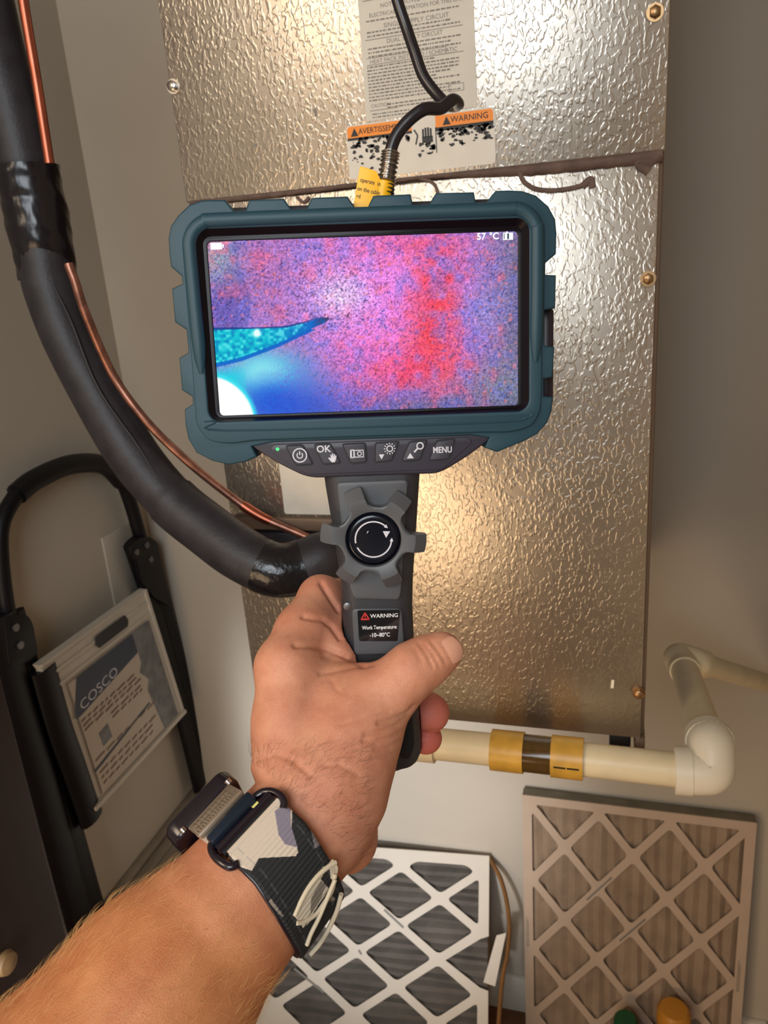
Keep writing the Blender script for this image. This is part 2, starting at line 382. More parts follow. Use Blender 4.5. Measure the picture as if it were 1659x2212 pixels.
worn(.002, mid0 - .008, h_ - .019, h_ - .012, 34, 1); worn(.004, .03, .004, h_ - .018, 26, 2); worn(mid1 + .001, w_ - .003, h_ - .026, h_ - .013, 70, 3); worn(mid0, mid1 - .002, .010, h_ - .022, 16, 4)
for x in (mid0 + .001, mid0 + .0033, mid0 + .0056, mid0 + .0079): P.append(bar(x + .003, h_ - .017, x + .003, h_ - .009 - abs(x - mid0 - .0045) * .4, .0016))
P.append(bar(mid0 + .003, h_ - .019, mid0 + .0125, h_ - .019, .005)); P += [bar(*q, .0012) for q in ((mid0 - .004, h_ - .010, mid0 - .001, h_ - .015), (mid0 - .001, h_ - .015, mid0 - .003, h_ - .022))]
for x0, x1, y0 in ((mid1, mid1, .014),): P.append(bar(x0, y0, x1, h_ - .01, .0007))
TT = [text('AVERTISSEMENT', .0066, loc=(.034, h_ - .0060, 0), sx=.92), text('WARNING', .0068, loc=(mid1 + .030, h_ - .0058, 0), sx=1.0)]
for cx in (.008, mid1 + .010):
    y = h_ - .0092; P.append([(cx - .0036, y), (cx + .0036, y), (cx, y + .0066)])
link('print', xf(join(TT + [flat(P, 0)]), Matrix.Translation((0, -.0004, 0)) @ Mw), M_INK, ws)
# blank white card at lower left
wc = link('white_label', xf(extr([rrect(-.340, -.255, 1.282, 1.345, .003)], 0, .0006), Matrix.Translation((0, YF, 0)) @ Matrix.Rotation(math.pi / 2, 4, 'X')), M_PAPER2, ah); wc['label'] = 'blank white label low on the lower panel'
# flange where the lines enter, cork putty, foam gasket
link('line_flange', box((-.31, YF - .003, 1.272), (.185, .008, .014), .002), M_CABSIDE, ah)
link('line_gasket', box((-.315, YF - .004, 1.235), (.16, .009, .056), .003), M_FOAM, ah)
link('cork_putty', tube(cr([on_y(*p, YF - .011) for p in [(530, 1165), (560, 1172), (590, 1182), (612, 1190)]], 5), .0055, 10), mat('tan_putty', (150, 112, 62), .9, var=.4, vscale=150, bump=.8, bscale=400, bdist=.002), ah)
link('paint_speck', xf(extr([roundpoly([(-.0016, -.005), (.0016, -.005), (.0022, .005), (-.0006, .005)], .001)], 0, .0008, .0003), stand(.004, 1.104)), M_PVC2, ah)
link('rubber_foot', box((.013, YF + .03, 1.0265), (.022, .05, .030), .003), M_RECESS, ah)
link('side_flange', box((.033, YF + .03, 1.0265), (.010, .06, .030), .001), M_CABSIDE, ah)

# ------------------------------------------------------------------ refrigerant lines
hose = empty('insulated_refrigerant_pipe', tuple(on_y(290, 980, .68))); tag(hose, 'thick black foam-insulated pipe curving down into the metal cabinet', 'pipe')
hl = np.array(hose.location)
hp = [(-165, -480, .69), (-78, -170, .69), (-36, 0, .69), (-8, 110, .69), (22, 220, .69), (50, 340, .69), (73, 450, .69), (97, 560, .687), (112, 630, .685), (150, 735, .68), (215, 860, .678), (290, 985, .675), (370, 1080, .67), (448, 1144, .665), (520, 1196, .66), (592, 1230, .66), (650, 1224, .672), (696, 1204, .682), (716, 1196, .690)]
hpts = [on_y(*p) - hl for p in hp]
pp = cr(hpts, 10); rr = []
for i in range(len(pp)):
    s = i / 10 - 1; rr.append(.0262 + (.0012 if s >= 11 else 0) - (.003 * max(0, s - 15) / 2) + .0005 * math.sin(s * 2.1))
fo = link('foam_insulation', tube(pp, rr, 28), M_FOAM, hose)
# lengthwise slit of the foam on the side toward the room
tc_ = np.gradient(np.array(pp), axis=0); tc_ /= np.linalg.norm(tc_, axis=1)[:, None]
vw = CAM - (np.array(pp) + hl); vw -= tc_ * (vw * tc_).sum(1)[:, None]; vw /= np.linalg.norm(vw, axis=1)[:, None]
sd_ = np.cross(tc_, vw)
slit = [np.array(pp)[i] + rr[i] * .965 * (vw[i] * math.cos(.25 + .1 * math.sin(i * .3)) - sd_[i] * math.sin(.25 + .1 * math.sin(i * .3))) for i in range(74, 122)]
link('foam_slit', tube(slit, [.0004 + .0019 * math.sin(math.pi * k / 47) for k in range(48)], 8), M_RECESS, hose)
tpts = cr([on_y(*p, .69) - hl for p in ((57, 358), (66, 405), (76, 450), (90, 520), (98, 565), (105, 602))], 9)
rt = [.0302 - .0022 * min(1, max(0, k - 26) / 16) for k in range(len(tpts))]
tw = tube(tpts, rt, 40)
nv = np.array([v.co[:] for v in tw.vertices])
dirn = nv - np.repeat(np.array(tpts), 40, 0)[:len(nv)]
for i_, v in enumerate(tw.vertices):
    if i_ >= len(dirn): break
    q = nv[i_]; a_ = math.atan2(dirn[i_][1], dirn[i_][0]); w_ = q[2] * 160 + 2.2 * a_
    k_ = .0009 * math.sin(w_ * .8 + 1.2 * math.sin(a_ * 2)) ** 5 + .0003 * math.sin(w_ * 1.7 + a_ * 3)
    v.co = Vector(q + dirn[i_] / (np.linalg.norm(dirn[i_]) + 1e-9) * k_)
tp = link('tape_wrap', tw, M_TAPE, hose); tp['label'] = 'wrinkled shiny black tape'
seg2 = [p for i, p in enumerate(pp) if 146 <= i <= 162]
link('tape_wrap', tube(seg2, .0280, 26), mat('smooth_tape', (24, 23, 27), .22, bump=.35, bscale=60, bdist=.005), hose)
seg3 = [p for i, p in enumerate(pp) if 120 <= i <= 144]
link('foam_sleeve', tube(seg3, .0276, 26), M_FOAM, hose)
# copper tube: strapped under the tape, then runs by itself
ct = empty('copper_tube', tuple(on_y(240, 800, .70))); tag(ct, 'thin copper tube running beside the black insulated pipe', 'tube')
cl = np.array(ct.location)
ca = [(-14, -480, .656), (36, -120, .656), (50, 0, .655), (80, 180, .656), (107, 353, .657), (124, 460, .655), (146, 562, .652), (162, 608, .652), (186, 680, .655), (244, 810, .668), (312, 905, .672), (392, 985, .685), (480, 1058, .70), (556, 1112, .708), (640, 1150, .712), (700, 1176, .711)]
cpts = cr([on_y(*p) - cl for p in ca], 9)
link('bright_length', tube(cpts[:37], .0046, 14), M_COPPER, ct)
link('tarnished_length', tube(cpts[55:], .0044, 14), M_COPPER2, ct)
link('brazed_joint', tube(cpts[113:121], [.005, .0056, .0058, .0058, .0056, .0054, .0052, .005], 14), M_COPPER, ct)

# ------------------------------------------------------------------ drain pipe
dp = empty('drain_pipe', tuple(on_y(1060, 1622, .70))); tag(dp, 'cream plastic drain pipe with amber sight coupling below the metal cabinet', 'pipe')
dl = np.array(dp.location)
A = [on_y(p, q, .70) - dl for p, q in ((935, 1606), (1062, 1619), (1260, 1640), (1466, 1664), (1520, 1668))]
rp_ = .0172
def seg_tube(a, b, r, name, m, n=2, sides=22): return link(name, tube([a + (b - a) * k / (n - 1) for k in range(n)], r, sides), m, dp)
L0 = A[0] + (A[0] - A[1]) * 1.2
seg_tube(L0, A[1] + (A[2] - A[1]) * .1, rp_, 'pipe', M_PVC)
seg_tube(A[0] + (A[0] - A[1]) * 1.0, A[0] + (A[1] - A[0]) * .05, rp_ + .0035, 'coupling', M_PVC)
seg_tube(A[2] + (A[1] - A[2]) * .1, A[3] + (A[4] - A[3]) * .3, rp_, 'pipe', M_PVC)
U = A[2] - A[1]
amb = lambda t0, t1, r, nm, m: seg_tube(A[1] + U * t0, A[1] + U * t1, r, nm, m)
amb(0, .36, .0215, 'union_end', M_AMBER); amb(.66, 1.0, .0215, 'union_end', M_AMBER)
glass = mat('clear_amber_sleeve', (150, 118, 62), .12); glass.node_tree.nodes['Principled BSDF'].inputs['Transmission Weight'].default_value = .75
amb(.32, .70, .0195, 'sight_sleeve', glass)
amb(.2, .8, .0120, 'sleeve_core', mat('brown_residue', (104, 70, 36), .5, var=.4, vscale=120))
link('raised_mark', join([box(tuple(A[1] + U * t + np.array([0, -.0213, .002])), (.012, .0012, .0016)) for t in (.76, .9)]), M_RECESS, dp)
e0 = L0 + np.array([.006, 0, 0])
link('elbow', tube(cr([e0, e0 + np.array([-.016, 0, .003]), e0 + np.array([-.030, .001, .014]), e0 + np.array([-.034, .006, .032]), e0 + np.array([-.034, .012, .036])], 6), .0205, 22), M_PVC, dp)
# front elbow, riser, rear elbow, branch to the wall
E1 = on_y(1522, 1662, .70) - dl; Rb = on_y(1536, 1612, .715) - dl; Rt = on_y(1477, 1442, .92) - dl; Re = on_y(1468, 1424, .945) - dl
d1 = (A[4] - A[3]) / np.linalg.norm(A[4] - A[3]); d2 = (Rt - Rb) / np.linalg.norm(Rt - Rb)
El = [A[3] + d1 * 0.0, E1, E1 + d1 * .008 + d2 * .004, Rb, Rb + d2 * .010]
link('elbow', join([tube(cr([A[3], A[3] + d1 * .02, E1 + d1 * .006 + d2 * .003, Rb + d2 * .002, Rb + d2 * .016], 8), .0222, 24), tube([A[3] - d1 * .004, A[3] + d1 * .012], .0238, 24), tube([Rb + d2 * .008, Rb + d2 * .020], .0236, 24)]), M_PVC2, dp)
seg_tube(Rb, Rt + d2 * .01, .0166, 'pipe', M_PVC)
Wd = on_y(1659, 1476, 1.17) - dl; Bs = on_y(1510, 1432, .965) - dl
d3 = (Wd - Bs) / np.linalg.norm(Wd - Bs)
link('elbow', join([tube(cr([Rt - d2 * .012, Rt + d2 * .004, Re + d2 * .006, Bs - d3 * .012, Bs + d3 * .004], 8), .0185, 24), tube([Bs - d3 * .006, Bs + d3 * .008], .0195, 24)]), M_PVC, dp)
seg_tube(Bs, Wd + d3 * .035, .0142, 'pipe', M_PVC)

# ------------------------------------------------------------------ step stool on the side wall
LX = -.856
def lad(x, y, dx=0.0): p = on_x(x, y, LX); p[0] += dx; return p
sl = empty('step_stool', tuple(lad(440, 1698))); tag(sl, 'folded black steel step stool with white treads leaning on the side wall', 'step stool')
ll = np.array(sl.location)
def lpath(pts, r, name, m=M_LADDER, fl=None, sides=12, dx=0.0, n=6):
    return link(name, tube(cr([lad(*p, dx) - ll for p in pts], n), r, sides, flat=fl, normal=(1, 0, 0)), m, sl)
lpath([(312, 1200), (299, 1146), (278, 1076), (262, 1041), (230, 1010), (190, 1000)], .0125, 'handle_bar')
lpath([(40, 1062), (12, 1108), (0, 1150), (1, 1210), (8, 1275), (18, 1340)], .0125, 'handle_bar')
lpath([(262, 1040), (230, 1008), (190, 1000), (136, 1008), (73, 1038), (36, 1068)], .0165, 'grip')
lpath([(284, 1168), (325, 1290), (372, 1450), (405, 1580), (433, 1697)], .0135, 'leg', fl=(.7, 1.9))
lpath([(318, 1180), (348, 1290), (392, 1450), (424, 1580), (452, 1690)], .0135, 'leg', fl=(.6, 1.5), dx=.004)
lpath([(20, 1330), (62, 1480), (108, 1640), (150, 1800), (206, 1995)], .015, 'leg', fl=(.7, 2.0))
lpath([(-10, 1330), (26, 1480), (74, 1640), (116, 1800), (170, 2005)], .015, 'leg', fl=(.7, 2.0), dx=.006)
lpath([(70, 1440), (104, 1560), (140, 1660), (176, 1765)], .018, 'tread_rail', fl=(.7, 1.4), dx=.02)
def plate(pts, name, m, t=.01, dx=.012, rr=.008):
    q = [lad(*p) - ll for p in pts]
    pol = roundpoly([(v[1], v[2]) for v in q], rr)
    me = extr([pol], -t / 2, t / 2, .0015)
    me.transform(Matrix(((0, 0, 1, dx), (1, 0, 0, 0), (0, 1, 0, 0), (0, 0, 0, 1))))
    return link(name, me, m, sl)
plate([(264, 1176), (284, 1162), (306, 1158), (324, 1170), (338, 1240), (352, 1310), (318, 1290), (290, 1258), (280, 1212), (266, 1200)], 'hinge_bracket', M_LADDER)
plate([(-12, 1330), (40, 1326), (52, 1345), (64, 1410), (40, 1430), (0, 1440)], 'hinge_bracket', M_LADDER)
for p in ((277, 1192), (299, 1177), (308, 1208), (12, 1354), (22, 1392)):
    c = lad(*p) - ll; link('rivet', tube([(c[0] + .014, c[1], c[2]), (c[0] + .020, c[1], c[2])], .006, 12), M_RIVET, sl)
# tread: a white moulded plate; its own frame u (along the wall), v (down)
TL, TR, BR_, BL = [on_x(*p, LX + .028) for p in ((84, 1437), (313, 1272), (396, 1538), (200, 1751))]
eu = TR - TL; ev = BL - TL
TWd, THt = np.linalg.norm(eu), np.linalg.norm(ev)
def tread_pt(u, v, w=0.0):
    a = TL + (TR - TL) * u; b = BL + (BR_ - BL) * u; p = a + (b - a) * v; return p + np.array([w, 0, 0]) - ll
def tread_poly(pts, w, t=None):
    if t is None: return mesh([tread_pt(u, v, w) for u, v in pts], [tuple(range(len(pts)))])
    n = len(pts); Vv = [tread_pt(u, v, w) for u, v in pts] + [tread_pt(u, v, w + t) for u, v in pts]
    return mesh(Vv, [tuple(range(n))[::-1], tuple(range(n, 2 * n))] + [(k, (k + 1) % n, n + (k + 1) % n, n + k) for k in range(n)])
wav = [(0.012 * (k % 2), k / 28) for k in range(28, 0, -1)]
tm = tread_poly([(0, 0), (1, 0), (1, 1), (0, 1)] + wav, -.012, .012)
tread = link('tread', join([tm] + [tread_poly([(.01, v - .008), (.985, v - .008), (.985, v + .008), (.01, v + .008)], 0, .0025) for v in (.012, .09, .17)] + [tread_poly([(.0, .975), (1, .975), (1, 1.0), (0, 1.0)], 0, .008), tread_poly([(.975, 0), (1, 0), (1, 1.0), (.975, 1)], 0, .004)]), M_TREAD, sl)
tread['label'] = 'white moulded plastic tread with paper label'
sq = [(.42 + .36 * a / 1.0, b) for a, b in rrect(0, 1, .055, .145, .045, 4)]
link('hand_slot', tread_poly([(.42 + .33 * (x / 1.0), y) for x, y in [(.03, .075), (.07, .06), (.93, .06), (.97, .075), (1, .10), (.97, .125), (.93, .14), (.07, .14), (.03, .125), (0, .10)]], .0027), M_RECESS, tread)
paper = mat('label_print_paper', (198, 184, 168), .5, var=.03)
link('paper_label', tread_poly([(.13, .20), (.93, .20), (.93, .96), (.10, .96)], .0031), paper, tread)
navy = mat('navy_print', (42, 52, 74), .5, var=.1, vscale=40); greyp = mat('grey_photo_print', (112, 114, 116), .5, var=.35, vscale=45)
link('label_banner', tread_poly([(.20, .20), (.74, .20), (.74, .34), (.14, .42), (.10, .42), (.13, .33)], .0034), navy, tread)
link('label_photo', tread_poly([(.74, .20), (.93, .20), (.93, .96), (.76, .96), (.72, .62), (.76, .56), (.70, .47), (.74, .42)], .0034), greyp, tread)
link('label_stripe', tread_poly([(.10, .78), (.70, .70), (.70, .715), (.10, .80)], .0034), navy, tread)
link('label_stamp', tread_poly([(.22, .60), (.31, .59), (.31, .69), (.22, .70)], .0034), greyp, tread)
def tread_text(me):
    for v in me.vertices: v.co = Vector(tread_pt(v.co.x, v.co.y, .0037))
    return me
t_ = text('COSCO', 1.0, 'LEFT'); t_.transform(Matrix.Translation((.155, .375, 0)) @ Matrix.Rotation(-.10, 4, 'Z') @ Matrix.Diagonal((.105, -.085, 1, 1)))
link('print', tread_text(t_), M_ICON, tread)
r_ = random.Random(4); P = []
for v in (.45, .48, .51, .55, .58, .73, .82, .86, .90):
    u = .13 if v > .6 or v < .54 else .36
    while u < .66:
        wq = r_.uniform(.02, .09); P.append([(u, v), (u + wq, v - .008), (u + wq, v + .004), (u, v + .012)]); u += wq + .02
mm_ = flat(P, 0); link('print', tread_text(mm_), mat('brown_print', (120, 100, 88), .6), tread)['kind'] = 'stuff'

# dark board in front of the stool
bq = on_x(138, 2030, -.60)
db = tag(link('dark_board', box((0, 0, 0), (.022, .30, 1.22), .003), M_BOARD), 'tall dark brown board standing on edge in front of the step stool', 'board')
db.location = (-.611, .56 - .15, .61); 
kp = on_x(2, 2078, -.595)
kn = link('knob', xf(lathe_([(.004, 0), (.009, .003), (.013, .010), (.011, .016), (.004, .018)]), Matrix.Rotation(math.pi / 2, 4, 'Y')), mat('tan_wood', (150, 118, 80), .5, var=.2, vscale=40), db)
kn.location = (.011, kp[1] - (.56 - .15), kp[2] - .61); kn['label'] = 'tan knob'

# wall plate on the side wall
wp = tag(link('wall_plate', box((XL + .0022, 1.145, 1.035), (.0044, .085, .135), .002), M_WALL), 'painted-over blank plate on the side wall behind the step stool', 'wall plate')

# ------------------------------------------------------------------ air filters
def clip(poly, x0, x1, y0, y1):
    def cut(P, f, g):
        out = []
        for i in range(len(P)):
            a, b = P[i - 1], P[i]; fa, fb = f(a), f(b)
            if (fa >= 0) != (fb >= 0): t = fa / (fa - fb); out.append((a[0] + (b[0] - a[0]) * t, a[1] + (b[1] - a[1]) * t))
            if fb >= 0: out.append(b)
        return out
    for f in (lambda p: p[0] - x0, lambda p: x1 - p[0], lambda p: p[1] - y0, lambda p: y1 - p[1]):
        poly = cut(poly, f, None)
        if len(poly) < 3: return []
    return poly
def parea(P): return abs(sum(P[i - 1][0] * P[i][1] - P[i][0] * P[i - 1][1] for i in range(len(P)))) / 2
def diamonds(w, h, u0, v0, pu, pv, bw, border):
    H = []; dist = (pu / 2 * pv / 2) / math.hypot(pu / 2, pv / 2); s = 1 - bw / 2 / dist
    for i in range(-2, 8):
        for j in range(-2, 8):
            for du, dv in ((.5, 0), (0, .5)):
                cu, cv = u0 + (i + du) * pu, v0 + (j + dv) * pv
                P = clip([(cu + pu / 2 * s, cv), (cu, cv + pv / 2 * s), (cu - pu / 2 * s, cv), (cu, cv - pv / 2 * s)], border, w - border, border, h - border)
                if P and parea(P) > 3e-4: H.append(roundpoly(P, .009, 3))
    return H
def pleats(w, h, n, depth, vertical=True, z=-.003):
    V = []; F = []; m = 40; r = random.Random(n)
    off = np.cumsum([r.uniform(-.0006, .0006) for _ in range(m + 1)])
    for i in range(2 * n + 1):
        t = i / (2 * n); jit = r.uniform(-.0012, .0012)
        for k in range(m + 1):
            s = k / m; zz = z - (depth if i % 2 else .0012) + r.uniform(-.0006, .0006); j = jit + .0016 * math.sin(s * 9 + i)
            V.append((w * t + j, h * s, zz) if vertical else (w * s, h * t + j, zz))
    for i in range(2 * n):
        for k in range(m): F.append((i * (m + 1) + k, (i + 1) * (m + 1) + k, (i + 1) * (m + 1) + k + 1, i * (m + 1) + k + 1))
    return mesh(V, F, False)
# right filter: frame x right, y up the filter, z toward the room
def frame_mw(o, ux, uy):
    ux = np.array(ux, float); ux /= np.linalg.norm(ux); uz = np.cross(ux, uy); uz /= np.linalg.norm(uz); uy = np.cross(uz, ux)
    M = Matrix.Identity(4)
    for i in range(3): M[i][0], M[i][1], M[i][2], M[i][3] = ux[i], uy[i], uz[i], o[i]
    return M
rw, rh = .402, .568
rf = empty('air_filter', mw=frame_mw((-.151, 1.195, .001), (1, 0.0, 0), (0, .022, .565)))
tag(rf, 'tall upright air filter with tan diamond grille beside the right wall', 'air filter')
nodes_u0, nodes_v0 = .078, .134
link('grille', extr([rrect(0, rw, 0, rh, .002, 2)] + diamonds(rw, rh, nodes_u0, nodes_v0, .1225, .1655, .0150, .0175), -.002, 0), M_CARDR, rf)
link('pleated_media', pleats(rw - .004, rh - .004, 17, .009, True), M_PLEATL, rf).location = (.002, .002, 0)
link('frame_edge', extr([rrect(0, rw, 0, rh, .002, 2), rrect(.004, rw - .004, .004, rh - .004, .002, 2)], -.024, -.002), M_EDGE, rf)
P = lines_of_print(0, .07, [0, .003], .0018, 11)
for ox, oy in ((.008, .22), (rw - .009, .20)):
    pm = flat(P, .0006); pm.transform(Matrix.Translation((ox, oy, 0)) @ Matrix.Rotation(math.pi / 2, 4, 'Z')); link('print', pm, M_INKG, rf)
for nu, nv in ((.139, .383), (.2005, .2168 + .083)):
    pm = flat([bar(0, 0, .045, .060, .0035)], .0006); pm.transform(Matrix.Translation((nu - .02, nv - .03, 0))); link('print', pm, M_INKG, rf)
# central filter, on its side, leaning back, one corner torn
cw, ch = .50, .51
CTR = on_y(1057, 1849, 1.234); CT2 = on_z(813, 1831, CTR[2]); uxx = CTR - CT2; uxx /= np.linalg.norm(uxx)
lean = math.sqrt(max(ch ** 2 - (CTR[2] - .002) ** 2, 1e-6)); hn = np.array([-uxx[1], uxx[0], 0.0])
bot = CTR - hn * lean; bot[2] = .002
uyy = (CTR - bot) / ch
FM = frame_mw(bot - uxx * cw, uxx, uyy)
cf = empty('air_filter', mw=FM)
tag(cf, 'dirty grey air filter with white diamond grille and torn right edge, leaning back', 'air filter')
def cuv(px, py):
    n_ = np.cross(uxx, uyy); v = ray(px, py); t = ((bot - CAM) @ n_) / (v @ n_); q = CAM + v * t - (bot - uxx * cw); return q @ uxx, q @ uyy
nA, nB = cuv(780.6, 1919), cuv(950.6, 1941); nC = cuv(949, 2073)
pu_ = nB[0] - nA[0]; pv_ = nB[1] - nC[1]
bdr = .020; bw_ = .0150
hs = diamonds(cw, ch, nB[0], nB[1], pu_, pv_, bw_, bdr)
# the half diamond on the right edge whose border is torn away
tcv = nB[1] - pv_; tcu = nB[0] + pu_ / 2; sC = 1 - bw_ / 2 / ((pu_ / 2 * pv_ / 2) / math.hypot(pu_ / 2, pv_ / 2))
hs2 = [p for p in hs if not (abs(np.mean([q[1] for q in p]) - tcv) < .02 and max(q[0] for q in p) > cw - bdr - .002)]
hh = pv_ / 2 * sC; hw = pu_ / 2 * sC
ty1 = tcv + hh * .95; ty0 = tcv - hh * .9
edge_h = lambda u: hh * (1 - max(0, (u - tcu)) / hw) if u > tcu else hh
outer = [(0, 0), (cw, 0), (cw, ty0 - .004), (min(tcu, cw - .004), ty0), (tcu - hw, tcv), (min(tcu, cw - .004), ty1), (cw, ty1 + .006), (cw, ch), (0, ch)]
link('grille', extr([outer] + hs2, -.002, 0), M_CARD, cf)
link('pleated_media', pleats(cw - .004, ch - .004, 30, .010, False), M_PLEATD, cf).location = (.002, .002, 0)
link('frame_edge', extr([[(0, 0), (cw, 0), (cw, ch), (0, ch)], [(.004, .004), (cw - .004, .004), (cw - .004, ch - .004), (.004, ch - .004)]], -.024, -.0205), M_CARDB, cf)
link('top_edge', box((cw / 2, ch - .001, -.012), (cw, .002, .020)), M_CARD, cf)
f0, f1 = cuv(1065, 2124), cuv(1087, 2012)
fl = mesh([(f0[0] - .018, f0[1], .001), (f0[0] + .004, f0[1] - .004, .004), (f1[0] + .006, f1[1], .016), (f1[0] - .012, f1[1] - .006, .013), (f0[0] - .018, f0[1], -.001), (f0[0] + .004, f0[1] - .004, .002), (f1[0] + .006, f1[1], .014), (f1[0] - .012, f1[1] - .006, .011)],
          [(0, 1, 2, 3), (7, 6, 5, 4), (0, 4, 5, 1), (1, 5, 6, 2), (2, 6, 7, 3), (3, 7, 4, 0)])
o = link('torn_flap', fl, M_CARD, cf); o['label'] = 'white card flap bent outwards'
bpts = cr([(cw - .002, ch - .002, -.012), (cw + .024, ch - .045, -.008), (cw + .038, ch - .105, -.004), (cw + .036, ch - .165, 0), (cw + .024, ch - .23, 0), (cw + .008, .06, -.008), (cw + .004, .0, -.01)], 6)
link('peeled_edge', tube(bpts, .0085, 8, flat=(.5, 1), normal=(1, 0, 0)), M_CARDB, cf)
for pa, pb in (((830, 1965), (872, 2004)), ((636, 2092), (700, 2144)), ((775, 2052), (781, 2062))):
    a_, b_ = cuv(*pa), cuv(*pb); link('print', flat([bar(*a_, *b_, .004)], .0006), M_INKG, cf)

# two bottles whose caps just show at the bottom edge
def bottle(px, py, H, rb, rc, mb, mc, label):
    p = on_z(px, py, H); o = empty('bottle', (p[0], p[1], 0)); tag(o, label, 'bottle', 'bottles on the closet floor')
    link('body', lathe([(rb * .95, .001), (rb, .006), (rb, H * .6), (rb * .8, H * .72), (rc * .9, H * .8), (rc * .9, H * .83)]), mb, o)
    link('cap', lathe([(rc, H * .82), (rc, H * .95), (rc * .8, H * .995), (rc * .3, H)]), mc, o)
bottle(1352, 2198, .16, .030, .022, mat('white_bottle', (200, 195, 180), .4), mat('green_cap', (28, 84, 50), .4), 'bottle with a green cap in front of the right filter')
bottle(1456, 2178, .19, .034, .030, mat('tan_bottle', (190, 150, 90), .4), mat('amber_cap', (196, 132, 44), .4), 'bottle with an amber cap in front of the right filter')

# ------------------------------------------------------------------ handheld inspection camera
DR = np.array([[0.9567856748887147, 0.0040288119704511086, 0.290766127672832], [0.28808366359661347, 0.12306891659473196, -0.9496640693092228], [-0.039610290285481284, 0.9923899487813779, 0.11658994150952409]])
DT = np.array([-0.12007432058231016, 0.37907181750613367, 1.5022307953067893])
DM = Matrix.Identity(4)
for i in range(3):
    for j in range(3): DM[i][j] = DR[i][j]
    DM[i][3] = DT[i]
dv = empty('inspection_camera', mw=DM); tag(dv, 'handheld inspection camera with teal rubber bumper and lit screen, gripped by the hand', 'inspection camera')
def dpart(name, me, m, parent=dv, label=None):
    o = link(name, me, m, parent)
    if label: o['label'] = label
    return o
outer = [(-66, 61.6), (-61.4, 55.6), (-56.8, 55.4), (-54.3, 61.0), (-37.5, 61.2), (-33.6, 55.4), (-27.2, 55.4), (-24.1, 61), (-6.5, 61.2), (-2.6, 55.4), (2.8, 55.4), (6, 61), (24.2, 61.2), (25.4, 55.4), (32.4, 55.4), (36.5, 61.3),
         (55, 61.1), (56.0, 55.6), (60.4, 55.8), (65.5, 61.4), (72, 61.4), (78.4, 60.9), (85.1, 58.6), (91.3, 53.3), (94.7, 47.2), (95.4, 40.7), (95.2, 31), (90, 26.8), (90, 21.3), (95.3, 20.9), (95, 5), (89.6, 4.2), (89.6, -13), (94.8, -14), (93.9, -29),
         (89.4, -29.7), (89.4, -38.4), (94.3, -39), (93.6, -46), (91.2, -52.3), (86, -57.8), (79.8, -60.9), (72, -63.8), (65.4, -66.3), (58.9, -63.7), (61.5, -58.6), (51.5, -57.0), (-50, -57.0), (-61, -58.8), (-58.5, -64.2), (-65, -66.8), (-73.8, -67.8), (-82.2, -65.4), (-89.8, -60.9),
         (-93.4, -53.6), (-94.3, -46.5), (-94, -38.7), (-89.6, -36), (-89.6, -32.4), (-94.6, -28.9), (-94.6, -13), (-89.8, -10.4), (-89.8, .8), (-95.2, 4.7), (-95.3, 20.8), (-90, 23), (-90, 26.6), (-94.9, 31.3), (-95.2, 36.6), (-94.9, 45), (-93.3, 50.2), (-89.2, 55.2), (-83.4, 59.8), (-77.1, 61.7)]
outer = outer[::-1]
hole = rrect(-81.5, 81.5, -45.5, 48, 6)
inner_ring = [(-86, 55.4), (86, 55.4)]
lay1 = extr([mm(outer), mm(hole)], -.017, .0026, .0011, 3)
ring_out = [(-88.2, -30), (-88.2, 40), (-86, 48.5), (-79.5, 53.4), (-70, 54.6), (70, 54.6), (79.5, 53.4), (86, 48.5), (88.2, 40), (88.2, -30), (87.6, -46), (83, -53.5), (72, -56.2), (60, -55.6), (-60, -55.6), (-72, -57), (-83, -55), (-88.5, -47)]
lay2 = extr([mm(roundpoly(ring_out, 8)[::-1]), mm(hole)], .002, .0042, .0009, 3)
rg = [(-83.6, -21), (-84.2, 10), (-84.6, 36)] + [(-84.6 + 12 - 12 * math.cos(a), 40 + 12 * math.sin(a)) for a in np.linspace(.1, 1.5, 7)] + [(-40, 52.2), (0, 52.3), (40, 52.3), (72, 52.3)] + [(73.5 + 12 * math.sin(a), 40.5 + 12 * math.cos(a)) for a in np.linspace(.1, 1.5, 7)] + [(85.4, 10), (84.8, -21)]
rgp = cr([(a * .001, b * .001, .0040) for a, b in rg], 5)
rgr = [.0034] * len(rgp); rgr[0] = rgr[-1] = .0012; rgr[1] = rgr[-2] = .0026; rgr[2] = rgr[-3] = .0032
lay3 = tube(rgp, rgr, 14, flat=(.75, 1), normal=(0, 0, 1))
seamp = cr([(a * .001, b * .001, .0043) for a, b in [(-84, -45), (-78, -45.3), (-73, -50), (60, -50.6), (80, -49), (83, -47)]], 5)
lay4 = tube(seamp, .0005, 6)
wed = [box((x * .001, .0578, -.006), (w * .001, .0070, .0155), .0010) for x, w in ((-45.9, 16), (-15.3, 16), (15, 17.5), (45.7, 17.5))]
dpart('bumper', join([lay1, lay2, lay3, lay4] + wed), M_TEAL)
dpart('shell', extr([mm(roundpoly([(-84, 60.2), (84, 60.2), (91, 40), (91, -50), (80, -60), (-80, -60), (-91, -50), (-91, 40)][::-1], 14))], -.027, -.008, .003, 3), M_BLACK)
dpart('bezel', extr([mm(rrect(-82.2, 82.2, -46.2, 48.6, 6)), mm(rrect(-76.6, 76.6, -42.6, 42.6, 2.2))], -.003, .0006, .0004, 2), M_GLOSS, label='glossy black border of the screen')
